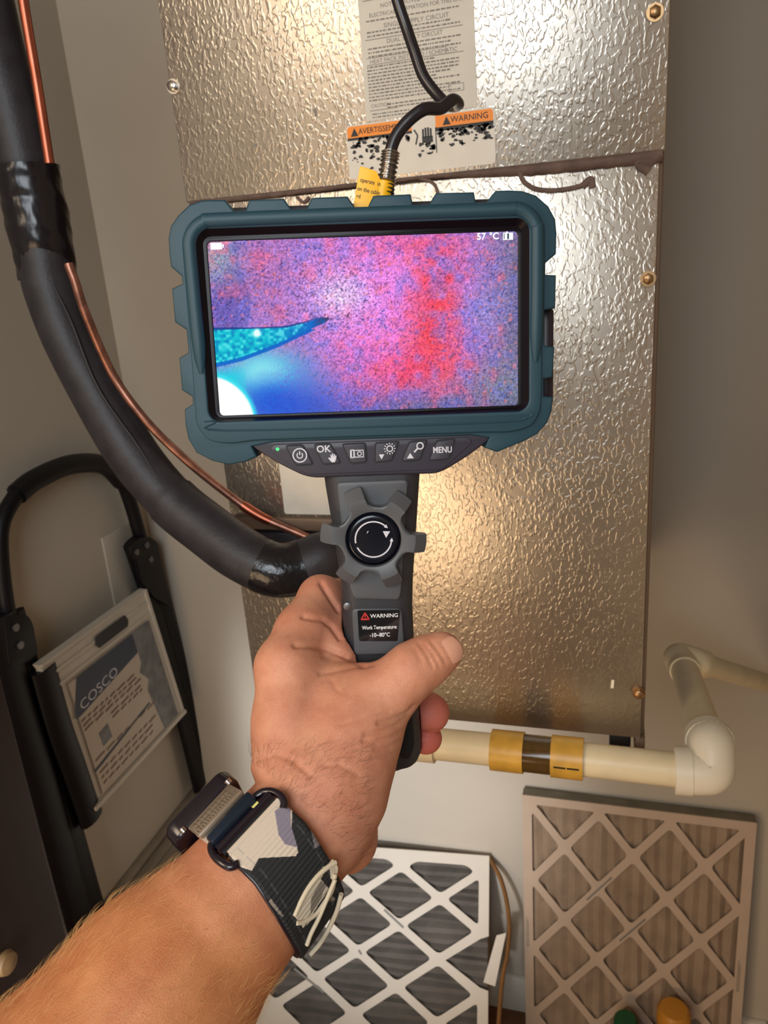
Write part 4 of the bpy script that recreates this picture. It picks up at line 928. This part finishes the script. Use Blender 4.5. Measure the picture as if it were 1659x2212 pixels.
def vnormals(x):
    n = np.cross(x[hq[:, 2]] - x[hq[:, 0]], x[hq[:, 3]] - x[hq[:, 1]]); o = np.zeros_like(x)
    for k in range(4):
        for c in range(3): o[:, c] += np.bincount(hq[:, k], n[:, c], nV)
    return o / (np.linalg.norm(o, axis=1)[:, None] + 1e-12)
nr = vnormals(hv)
if (nr * (hv - hv.mean(0))).sum() < 0: hq = hq[:, ::-1]; nr = -nr
# skin folds and knuckle creases pressed into the surface
ppx = hv[:, 0] / hv[:, 2] * F_PX + W_PX / 2; ppy = hv[:, 1] / hv[:, 2] * F_PX + H_PX / 2
front = np.clip(-(nr * (hv / np.linalg.norm(hv, axis=1)[:, None])).sum(1) * 2.5, 0, 1)
def segdist(pts):
    d = np.full(nV, 1e9)
    P = np.array(pts, float)
    for a, b in zip(P[:-1], P[1:]):
        ab = b - a; t = np.clip(((ppx - a[0]) * ab[0] + (ppy - a[1]) * ab[1]) / (ab @ ab), 0, 1)
        d = np.minimum(d, np.hypot(ppx - a[0] - t * ab[0], ppy - a[1] - t * ab[1]))
    return d
Z4 = lambda l: [(500 + a * .3617, 1220 + b * .3617) for a, b in l]
disp = np.zeros(nV)
CRS = [([(1120, 470), (1165, 530), (1205, 610)], .5, 4), ([(1150, 470), (1200, 530), (1240, 600)], .45, 4), ([(1190, 455), (1240, 520), (1278, 585)], .4, 4), ([(1090, 500), (1130, 570)], .3, 4),
       ([(380, 482), (480, 485), (560, 500), (640, 530), (720, 562), (795, 600)], 1.1, 5.5), ([(535, 110), (580, 180), (640, 272)], 1.3, 5.5), ([(430, 310), (540, 330), (595, 372), (645, 440)], 1.2, 5.5),
       ([(545, 550), (620, 520), (690, 545)], .5, 5), ([(530, 650), (640, 625), (740, 605), (850, 598)], .6, 6), ([(600, 690), (620, 740), (640, 760)], .35, 5),
       ([(1092, 850), (1060, 885), (950, 930), (880, 945)], .9, 5.5), ([(1062, 910), (980, 962), (880, 1000), (800, 1012)], .9, 5.5), ([(1048, 980), (960, 1030), (860, 1055), (790, 1050)], .8, 5.5), ([(1035, 1040), (940, 1092), (860, 1105)], .6, 5.5), ([(1020, 1110), (930, 1142), (840, 1150)], .5, 5),
       ([(150, 1162), (260, 1132), (350, 1160), (430, 1220), (470, 1260)], .7, 6), ([(560, 1200), (640, 1192), (750, 1250)], .4, 5), ([(640, 960), (740, 930), (860, 880), (940, 870)], .3, 5),
       ([(1128, 1002), (1200, 1002), (1300, 990)], .8, 5)]
for pts, dep, wid in CRS: disp -= 1.5 * dep * np.exp(-(segdist(Z4(pts)) / wid) ** 2)
for pts, amp, wid in (([(690, 790), (800, 700), (930, 620), (1040, 560)], .9, 26), ([(420, 640), (380, 800), (330, 1000)], .6, 30), ([(560, 330), (610, 400)], .8, 24), ([(560, 900), (620, 800)], .4, 24)):
    disp += amp * np.exp(-(segdist(Z4(pts)) / wid) ** 2)
hv = hv + nr * (disp * front * .001)[:, None]
# keep the skin just clear of the grip and under the watch band
qd = hv @ c2d.T + off
for it in range(3):
    a0, a1, a2 = (np.interp(qd[:, 1], ys, np.array([g_[k] for g_ in GS])[::-1] * .001) for k in (1, 2, 3)); a2 = a2 + .0016
    ccx, ccz, hx_, hz_ = (a0 + a1) / 2, (a2 + zbg) / 2, (a1 - a0) / 2, (a2 - zbg) / 2
    px_, pz_ = qd[:, 0] - ccx, qd[:, 2] - ccz
    kx, kz = np.abs(px_) - hx_ + rc_, np.abs(pz_) - hz_ + rc_
    dd = np.hypot(np.maximum(kx, 0), np.maximum(kz, 0)) + np.minimum(np.maximum(kx, kz), 0) - rc_
    need = np.where((qd[:, 1] > -.2507) & (qd[:, 1] < -.09), np.maximum(.0005 - dd, 0), 0)
    gx_ = np.where((kx > 0) & (kz > 0), kx, np.where(kx > kz, 1.0, 0.0)); gz_ = np.where((kx > 0) & (kz > 0), kz, np.where(kx > kz, 0.0, 1.0))
    gl = np.hypot(gx_, gz_) + 1e-9
    qd[:, 0] += need * gx_ / gl * np.sign(px_); qd[:, 2] += need * gz_ / gl * np.sign(pz_)
hv = (qd - off) @ c2d
wa_ = cam3(640, 1800, .374) - cam3(500, 1965, .353); wa_ /= np.linalg.norm(wa_); wo_ = cam3(575, 1880, .3635)
rel = hv - wo_; yy_ = rel @ wa_ * 1000; rad = rel - np.outer(yy_ * .001, wa_); rl = np.linalg.norm(rad, axis=1)
lim = (33.8 - .055 * yy_ - 1.1) * .001
win = np.clip(np.minimum((yy_ + 34) / 16.0, (29 - yy_) / 5.0), 0, 1) * (np.abs(yy_) < 60)
win = win * win * (3 - 2 * win)
newr = np.where((win > 0) & (rl > lim), rl + (lim - rl) * win, rl)
newr = np.where((yy_ > -17.8) & (yy_ < 24), np.minimum(rl, lim), newr)
hv = hv + rad * ((newr / (rl + 1e-9)) - 1)[:, None]
W3 = CAM + hv @ c2w.T
pme = bpy.data.meshes.new('person'); pme.from_pydata(W3.tolist(), [], hq.tolist()); pme.polygons.foreach_set('use_smooth', [True] * len(pme.polygons))
tipsr = [cam3(928, 1540, .452), cam3(920, 1594, .458), cam3(725, 1280, .456), cam3(712, 1372, .44)]
red = np.zeros(nV)
for tp_, rad_, amp_ in zip(tipsr, (.017, .017, .016, .016), (.95, 1.0, .45, .5)): red = np.maximum(red, amp_ * np.exp(-(np.linalg.norm(hv - tp_, axis=1) / rad_) ** 2))
red = np.maximum(red, .5 * np.exp(-(np.linalg.norm(hv - cam3(975, 1430, .41), axis=1) / .010) ** 2))
tanv = np.clip((ppy - ppx * .55 - 1480) / 330, 0, 1)
for nm_, ar in (('red', red), ('tan', tanv)):
    a_ = pme.attributes.new(nm_, 'FLOAT', 'POINT'); a_.data.foreach_set('value', ar.astype(np.float32))
def skin():
    m = bpy.data.materials.new('skin'); m.use_nodes = True; nt = m.node_tree; b = nt.nodes['Principled BSDF']; L = nt.links.new; N = nt.nodes.new
    tc = N('ShaderNodeTexCoord')
    n = N('ShaderNodeTexNoise'); n.inputs['Scale'].default_value = 55; n.inputs['Detail'].default_value = 6; n.inputs['Roughness'].default_value = .65; L(tc.outputs['Object'], n.inputs['Vector'])
    rp = N('ShaderNodeMapRange'); rp.inputs[1].default_value = .32; rp.inputs[2].default_value = .68; L(n.outputs[0], rp.inputs[0])
    mx = N('ShaderNodeMix'); mx.data_type = 'RGBA'; mx.inputs[6].default_value = lin((194, 126, 98)); mx.inputs[7].default_value = lin((214, 152, 121)); L(rp.outputs[0], mx.inputs[0])
    at1 = N('ShaderNodeAttribute'); at1.attribute_name = 'tan'; m2 = N('ShaderNodeMix'); m2.data_type = 'RGBA'; L(at1.outputs['Fac'], m2.inputs[0]); L(mx.outputs[2], m2.inputs[6])
    mt = N('ShaderNodeMix'); mt.data_type = 'RGBA'; mt.inputs[6].default_value = lin((186, 114, 70)); mt.inputs[7].default_value = lin((206, 138, 90)); L(rp.outputs[0], mt.inputs[0]); L(mt.outputs[2], m2.inputs[7])
    at2 = N('ShaderNodeAttribute'); at2.attribute_name = 'red'; m3 = N('ShaderNodeMix'); m3.data_type = 'RGBA'; L(at2.outputs['Fac'], m3.inputs[0]); L(m2.outputs[2], m3.inputs[6]); m3.inputs[7].default_value = lin((204, 92, 84))
    # freckles
    v = N('ShaderNodeTexNoise'); v.inputs['Scale'].default_value = 240; v.inputs['Detail'].default_value = 2; L(tc.outputs['Object'], v.inputs['Vector'])
    vr = N('ShaderNodeMapRange'); vr.inputs[1].default_value = .68; vr.inputs[2].default_value = .8; vr.inputs[4].default_value = .35; L(v.outputs[0], vr.inputs[0])
    m4 = N('ShaderNodeMix'); m4.data_type = 'RGBA'; L(vr.outputs[0], m4.inputs[0]); L(m3.outputs[2], m4.inputs[6]); m4.inputs[7].default_value = lin((140, 82, 56))
    L(m4.outputs[2], b.inputs['Base Color'])
    b.inputs['Roughness'].default_value = .5; b.inputs['Specular IOR Level'].default_value = .42
    b.inputs['Subsurface Weight'].default_value = .15; b.inputs['Subsurface Radius'].default_value = (1, .35, .18); b.inputs['Subsurface Scale'].default_value = .004
    vo = N('ShaderNodeTexVoronoi'); vo.inputs['Scale'].default_value = 900; vo.feature = 'DISTANCE_TO_EDGE'; L(tc.outputs['Object'], vo.inputs['Vector'])
    vr2 = N('ShaderNodeMapRange'); vr2.inputs[2].default_value = .18; L(vo.outputs['Distance'], vr2.inputs[0])
    nb = N('ShaderNodeTexNoise'); nb.inputs['Scale'].default_value = 160; nb.inputs['Detail'].default_value = 5; L(tc.outputs['Object'], nb.inputs['Vector'])
    ad = N('ShaderNodeMath'); ad.operation = 'MULTIPLY_ADD'; L(nb.outputs[0], ad.inputs[0]); ad.inputs[1].default_value = 2.2; L(vr2.outputs[0], ad.inputs[2])
    bp = N('ShaderNodeBump'); bp.inputs['Strength'].default_value = .3; bp.inputs['Distance'].default_value = .00035; L(ad.outputs[0], bp.inputs['Height']); L(bp.outputs[0], b.inputs['Normal'])
    return m
person = link('person', pme, skin()); tag(person, 'bare left forearm and hand of a person gripping the device handle, thumb across the front', 'person')
# thumbnail
def ctow(p): return CAM + c2w @ p
tA, tB = cam3(892, 1446, .4015), cam3(955, 1408, .405); ax_ = (tB - tA) / np.linalg.norm(tB - tA)
nn_ = np.array([.30, -.12, -1.0]); nn_ -= ax_ * (nn_ @ ax_); nn_ /= np.linalg.norm(nn_); ac_ = np.cross(ax_, nn_)
V = []; F = []; nu_, nv_ = 14, 14
for i in range(nu_ + 1):
    for j in range(nv_ + 1):
        t = -1 + 2 * j / nv_; s = i / nu_
        w_ = 7.4 * (1 - .12 * abs(2 * s - 1) ** 3); tt = t * w_
        base = -1.0 + 1.6 * t * t; tipv = 9.4 - 2.6 * t * t; ss = base + (tipv - base) * s
        R_ = 10.95; h2 = R_ ** 2 - tt ** 2 - (max(0, ss) ** 2) * .62
        V.append(ctow(tB + (ax_ * ss + ac_ * tt + nn_ * (math.sqrt(max(h2, 4)) + .25)) * .001))
for i in range(nu_):
    for j in range(nv_): F.append((i * (nv_ + 1) + j, i * (nv_ + 1) + j + 1, (i + 1) * (nv_ + 1) + j + 1, (i + 1) * (nv_ + 1) + j))
nme = mesh(V, F, True); bm = bmesh.new(); bm.from_mesh(nme); bmesh.ops.solidify(bm, geom=bm.faces[:], thickness=.0006); bm.to_mesh(nme); bm.free(); nme.polygons.foreach_set('use_smooth', [True] * len(nme.polygons))
nl = link('fingernail', nme, mat('nail', (216, 158, 132), .3, spec=.5), person); nl['label'] = 'pale thumbnail'
# fine arm hair
def hairs(name, sel, count, L0_, L1_, rad, m, seed):
    r = np.random.default_rng(seed); idx = r.choice(np.flatnonzero(sel), count, replace=False)
    Vh = []; Fh = []
    adir = cam3(640, 1800, .374) - cam3(345, 2140, .335); adir /= np.linalg.norm(adir)
    for vi in idx:
        n = nr[vi]; t = adir + r.normal(0, .5, 3) + np.array([.35, .1, 0]); t -= n * (t @ n); t /= np.linalg.norm(t) + 1e-9
        l = r.uniform(L0_, L1_) * .001; p = hv[vi]; sd = np.cross(n, t)
        cu_ = r.uniform(-.25, .25)
        pts = [p + t * l * s + n * l * (.62 * s - .42 * s * s) + sd * l * cu_ * s * s for s in (0, .35, .7, 1)]
        b = len(Vh)
        for q, pt in enumerate(pts):
            rr_ = rad * .001 * (1 - .8 * q / 3)
            for a in range(3): Vh.append(ctow(pt + rr_ * (math.cos(2.094 * a) * n + math.sin(2.094 * a) * sd)))
        for q in range(3):
            for a in range(3): Fh.append((b + q * 3 + a, b + q * 3 + (a + 1) % 3, b + q * 3 + 3 + (a + 1) % 3, b + q * 3 + 3 + a))
    o = link(name, mesh(Vh, Fh, True), m, person); o['kind'] = 'stuff'; return o
axp = (ppx - 575) * .66 - (ppy - 1880) * .75
vis = (nr * (hv / np.linalg.norm(hv, axis=1)[:, None])).sum(1) < .35
hairs('arm_hair', vis & (yy_ < -27) & (ppy < 2330), 1000, 5, 10, .06, mat('golden_hair', (226, 176, 112), .35, spec=.6), 21)['label'] = 'fine golden arm hair'
hairs('wrist_hair', vis & (axp > 150) & (ppy > 1600) & (ppx < 800), 700, 4, 9, .05, mat('dark_hair', (92, 56, 40), .4), 22)['label'] = 'fine dark hair on the wrist'

# ------------------------------------------------------------------ watch on the wrist: x across, y along the arm to the hand, z toward the viewer
wa = ctow(cam3(640, 1800, .374)) - ctow(cam3(500, 1965, .353)); wa /= np.linalg.norm(wa)
wo = ctow(cam3(575, 1880, .3635)); wz = CAM - wo; wz -= wa * (wz @ wa); wz /= np.linalg.norm(wz); wx = np.cross(wa, wz)
WM = Matrix.Identity(4)
for i in range(3): WM[i][0], WM[i][1], WM[i][2], WM[i][3] = wx[i], wa[i], wz[i], wo[i]
wt = empty('wristwatch', mw=WM); tag(wt, 'wristwatch with camouflage fabric band and steel plate on the wrist of the arm', 'watch')
WR = np.stack([wx, wa, wz], 0)
BR0 = 33.8
def brad(y): return BR0 - .055 * y       # mm
def wcyl(px, py, R):
    o = WR @ (CAM - wo) * 1000; d = WR @ ray(px, py)
    a = d[0] ** 2 + d[2] ** 2; b = o[0] * d[0] + o[2] * d[2]; c = o[0] ** 2 + o[2] ** 2 - R * R
    disc = b * b - a * c
    s = (-b - math.sqrt(max(disc, 0))) / a; p = o + d * s
    return math.degrees(math.atan2(p[0], p[2])), p[1], p
Z5 = lambda a, b: (340 + a * .3134, 1640 + b * .3134)
def buv(l): return [wcyl(*Z5(a, b), BR0 + 2.9)[:2] for a, b in l]
Y0, Y1 = -9.6, 22.0
def onband(th, y, r):
    t = math.radians(th); y = y - 6.5 * math.sin(max(min(t, math.pi), 0)); R = brad(y) + r
    return (R * math.sin(t) * .001, y * .001, R * math.cos(t) * .001)
nth, ny = 700, 130
ths = np.linspace(-27, 225, nth + 1); yv = np.linspace(Y0, Y1, ny + 1)
V = []; cols = []
polys = [((206, 190, 172), buv([(480, 640), (830, 230), (930, 300), (925, 470), (972, 640), (955, 668), (700, 682), (650, 770), (560, 740)])),
         ((128, 120, 134), buv([(806, 350), (912, 285), (922, 460), (968, 608), (880, 585), (835, 520)])),
         ((110, 104, 104), buv([(1060, 480), (1150, 580), (1090, 620)])),
         ((120, 112, 100), buv([(780, 960), (870, 1080), (850, 1080), (765, 985)])),
         ((200, 186, 164), buv([(940, 1080), (1050, 850), (1150, 740), (1210, 760), (1190, 900), (1100, 1020), (1000, 1160)])),
         ((120, 110, 98), buv([(1060, 960), (1130, 840), (1170, 870), (1120, 980), (1050, 1080)])),
         ((30, 28, 28), buv([(1130, 830), (1180, 750), (1215, 800), (1190, 900)]))]
def pin(P, x, y):
    ins = False; j = len(P) - 1
    for i in range(len(P)):
        if (P[i][1] > y) != (P[j][1] > y) and x < (P[j][0] - P[i][0]) * (y - P[i][1]) / (P[j][1] - P[i][1] + 1e-9) + P[i][0]: ins = not ins
        j = i
    return ins
ribp = 8.2
TH, YY = np.meshgrid(ths, yv, indexing='ij'); TT_ = np.radians(TH)
YS = YY - 6.5 * np.sin(np.clip(TT_, 0, math.pi))
rib = .22 * np.cos(TT_ * 33.8 * 2 * math.pi / 1.9); edge = -.5 * np.maximum(0, np.abs(YY - (Y0 + Y1) / 2) - 14.6)
RR = BR0 - .055 * YS + 2.9 + rib * .6 + edge
V = np.stack([RR * np.sin(TT_), YS, RR * np.cos(TT_)], -1).reshape(-1, 3) * .001
C_ = np.empty(TH.shape + (3,)); C_[:] = (24, 26, 28)
def pinv(P, x, y):
    ins = np.zeros(x.shape, bool); j = len(P) - 1
    for i in range(len(P)):
        ins ^= ((P[i][1] > y) != (P[j][1] > y)) & (x < (P[j][0] - P[i][0]) * (y - P[i][1]) / (P[j][1] - P[i][1] + 1e-9) + P[i][0]); j = i
    return ins
for pc, pp_ in polys: C_[pinv(pp_, TH, YS)] = pc
st_ = ((np.abs(YY - (Y1 - 3.4)) < .3) | (np.abs(YY - (Y0 + 4.6)) < .3)) & ((np.arange(nth + 1)[:, None] // 8) % 4 != 3)
C_[st_] = np.minimum(255, C_[st_] * .7 + 40)
C_ = C_ / 255.0; C_ = np.where(C_ <= .04045, C_ / 12.92, ((C_ + .055) / 1.055) ** 2.4)
cols = np.concatenate([C_.reshape(-1, 3), np.ones((C_.shape[0] * C_.shape[1], 1))], 1)
F = [(i * (ny + 1) + j, (i + 1) * (ny + 1) + j, (i + 1) * (ny + 1) + j + 1, i * (ny + 1) + j + 1) for i in range(nth) for j in range(ny)]
bme = mesh(V, F, True)
ca_ = bme.color_attributes.new('weave', 'FLOAT_COLOR', 'POINT'); ca_.data.foreach_set('color', np.array(cols, np.float32).ravel())
bm = bmesh.new(); bm.from_mesh(bme); bmesh.ops.solidify(bm, geom=bm.faces[:], thickness=.0018); bm.to_mesh(bme); bm.free(); bme.polygons.foreach_set('use_smooth', [True] * len(bme.polygons))
M_BAND = mat('band_fabric', (30, 30, 32), .75, bump=.25, bscale=1500, bdist=.0004); at_ = M_BAND.node_tree.nodes.new('ShaderNodeAttribute'); at_.attribute_name = 'weave'
M_BAND.node_tree.links.new(at_.outputs['Color'], M_BAND.node_tree.nodes['Principled BSDF'].inputs['Base Color'])
o = link('band', bme, M_BAND, wt); o['label'] = 'ribbed fabric band in white, grey and black camouflage'
def wplace(me, th, y, r): return xf(me, Matrix.Rotation(math.radians(th), 4, 'Y') @ Matrix.Translation((0, y * .001, r * .001)))
M_WBLK = mat('watch_black', (26, 18, 28), .22, spec=.6); M_WBLUE = mat('blue_black_bar', (44, 56, 74), .25, metal=.6); M_PLATE = mat('warm_steel', (196, 178, 158), .35, metal=.75)
# case on the back of the wrist
cs = link('case', wplace(extr([[(a * .001, b * .001) for a, b in rrect(-21, 19, -21, 19, 7)]], -.0055, .0055, .0028, 4), -112, 1, 40.3), M_WBLK, wt); cs['label'] = 'dark rounded watch case'
link('case_face', wplace(extr([[(a * .001, b * .001) for a, b in rrect(-17, 15, -17, 15, 5)]], 0, .0008, .0003), -112, 1, 45.8), M_GLOSS, cs)
for th, y in ((-82, 15.5), (-82, -13.5)):
    link('lug_screw', wplace(lathe([(.0016, -.001), (.0016, .0012), (.0009, .0016)], 14), th, y, 41.5), M_STEEL, cs)
# steel plate with raised marks, dark bar, ring loop
pl = link('steel_plate', wplace(box((0, 0, 0), (.0150, .026, .0030), .0007), -60, 1, 40.0), M_PLATE, wt); pl['label'] = 'steel plate with raised marks'
r_ = random.Random(9); em = []
for row, xx in enumerate((-.0026, .0016)):
    y = -.0105
    while y < .010:
        l = r_.uniform(.0011, .0019); em.append(box((xx, y, .0016), (.0024 * r_.uniform(.7, 1), l, .0007), .0002, 1)); y += l + .0007
for k in range(16): em.append(box((.0045, -.0118 + .0015 * k, .0015), (.003, .0005, .0004)))
link('raised_marks', wplace(join(em), -60, 1, 40.0), mat('dark_steel', (150, 134, 118), .4, metal=.7), pl)  # raised marks take a darker steel tone than the plate
link('dark_bar', wplace(box((0, 0, 0), (.0065, .0265, .0050), .0014), -43, 2.5, 38.2), M_WBLUE, wt)
def wpath(pts, rad, name, m, fl=None):
    return link(name, tube(cr([onband(*p) for p in pts], 6), rad, 12, flat=fl), m, wt)
wpath([(-46, -8, 2.4), (-42, -11.5, 2.4), (-35, -13.2, 2.4), (-27, -13.4, 2.6), (-20, -12.4, 2.6), (-17, -9.2, 2.2)], .0019, 'ring_loop', M_WBLK)
wpath([(-46, 16, 2.4), (-43, 20, 2.6), (-37, 22.6, 2.6), (-30, 23.6, 2.6), (-23, 22.6, 2.6), (-20, 20, 2.2)], .0019, 'ring_loop', M_WBLK)
wpath([(-35, -11, 2.2), (-35, 5, 2.2), (-35, 21, 2.2)], .0028, 'ring_bar', M_WBLK)
wpath([(-31, -10.6, 1.4), (-31, 5, 1.4), (-31, 20.6, 1.4)], .0021, 'ring_bar', M_RECESS)
wpath([(-36.5, 11.5, 4.4), (-36.5, 13.2, 4.4), (-36.5, 14.8, 4.4)], .0009, 'crown_mark', mat('pale_yellow_mark', (220, 214, 130), .4))
link('fold_loop', tube([onband(-27, y, 1.4) for y in np.linspace(Y0 + .6, Y1 - .4, 12)], .0021, 12), mat('band_fold', (206, 190, 172), .7), wt)
o = link('band_tail', mesh([onband(th, y, .8 + q) for q in (0, 1.4) for th in (-48, -60, -72) for y in (-11.5, -6)], [(0, 1, 3, 2), (2, 3, 5, 4), (6, 8, 9, 7), (8, 10, 11, 9), (0, 6, 7, 1), (4, 5, 11, 10), (0, 2, 8, 6), (2, 4, 10, 8), (1, 7, 9, 3), (3, 9, 11, 5)]), mat('band_fold_light', (206, 190, 172), .7), wt)
# loose elastic cords and fabric tail on the palm side
M_CORD = mat('cream_elastic', (206, 192, 166), .7, bump=.2, bscale=1200, bdist=.0003)
def cord(l, rad, lift=3.0, name='elastic_cord'):
    pts = []
    for a, b in l:
        _, _, p = wcyl(*Z5(a, b), BR0 + lift); pts.append(p * .001)
    return link(name, tube(cr(pts, 6), rad, 10), M_CORD, wt)
cord([(1230, 710), (1180, 740), (1110, 800), (1040, 890), (985, 990), (945, 1080)], .0011, 3.2)
cord([(1225, 790), (1205, 900), (1150, 990), (1090, 1070), (1010, 1120), (960, 1130)], .0010, 3.6)
cord([(1225, 830), (1170, 960), (1110, 1100), (1060, 1200), (1030, 1280)], .0010, 4.4)
cord([(1268, 930), (1235, 1050), (1180, 1170), (1120, 1270), (1050, 1350)], .0011, 4.0)
def patch(l, lift, name, m):
    pts = [wcyl(*Z5(a, b), BR0 + lift)[2] * .001 for a, b in l]; n = len(pts); inn = [tuple(np.array(p) * np.array([.965, 1, .965])) for p in pts]
    return link(name, mesh(list(pts) + inn, [tuple(range(n)), tuple(range(2 * n - 1, n - 1, -1))] + [(k, n + k, n + (k + 1) % n, (k + 1) % n) for k in range(n)]), m, wt)
patch([(925, 1075), (945, 1180), (1000, 1190), (1060, 1120), (1040, 1100), (985, 1110)], 3.2, 'strap_tail', M_CORD)
patch([(1180, 735), (1215, 695), (1245, 745), (1240, 815), (1205, 830), (1200, 770)], 3.4, 'strap_tail', M_CORD)
patch([(1060, 1130), (1130, 1000), (1190, 930), (1225, 960), (1170, 1090), (1075, 1260), (1040, 1250)], 2.6, 'strap_tail', mat('grey_strap', (138, 126, 112), .75))
o = link('band_edge', tube([onband(th, Y0, .6) for th in np.linspace(-25, 120, 50)], .0011, 8), M_WBLK, wt)
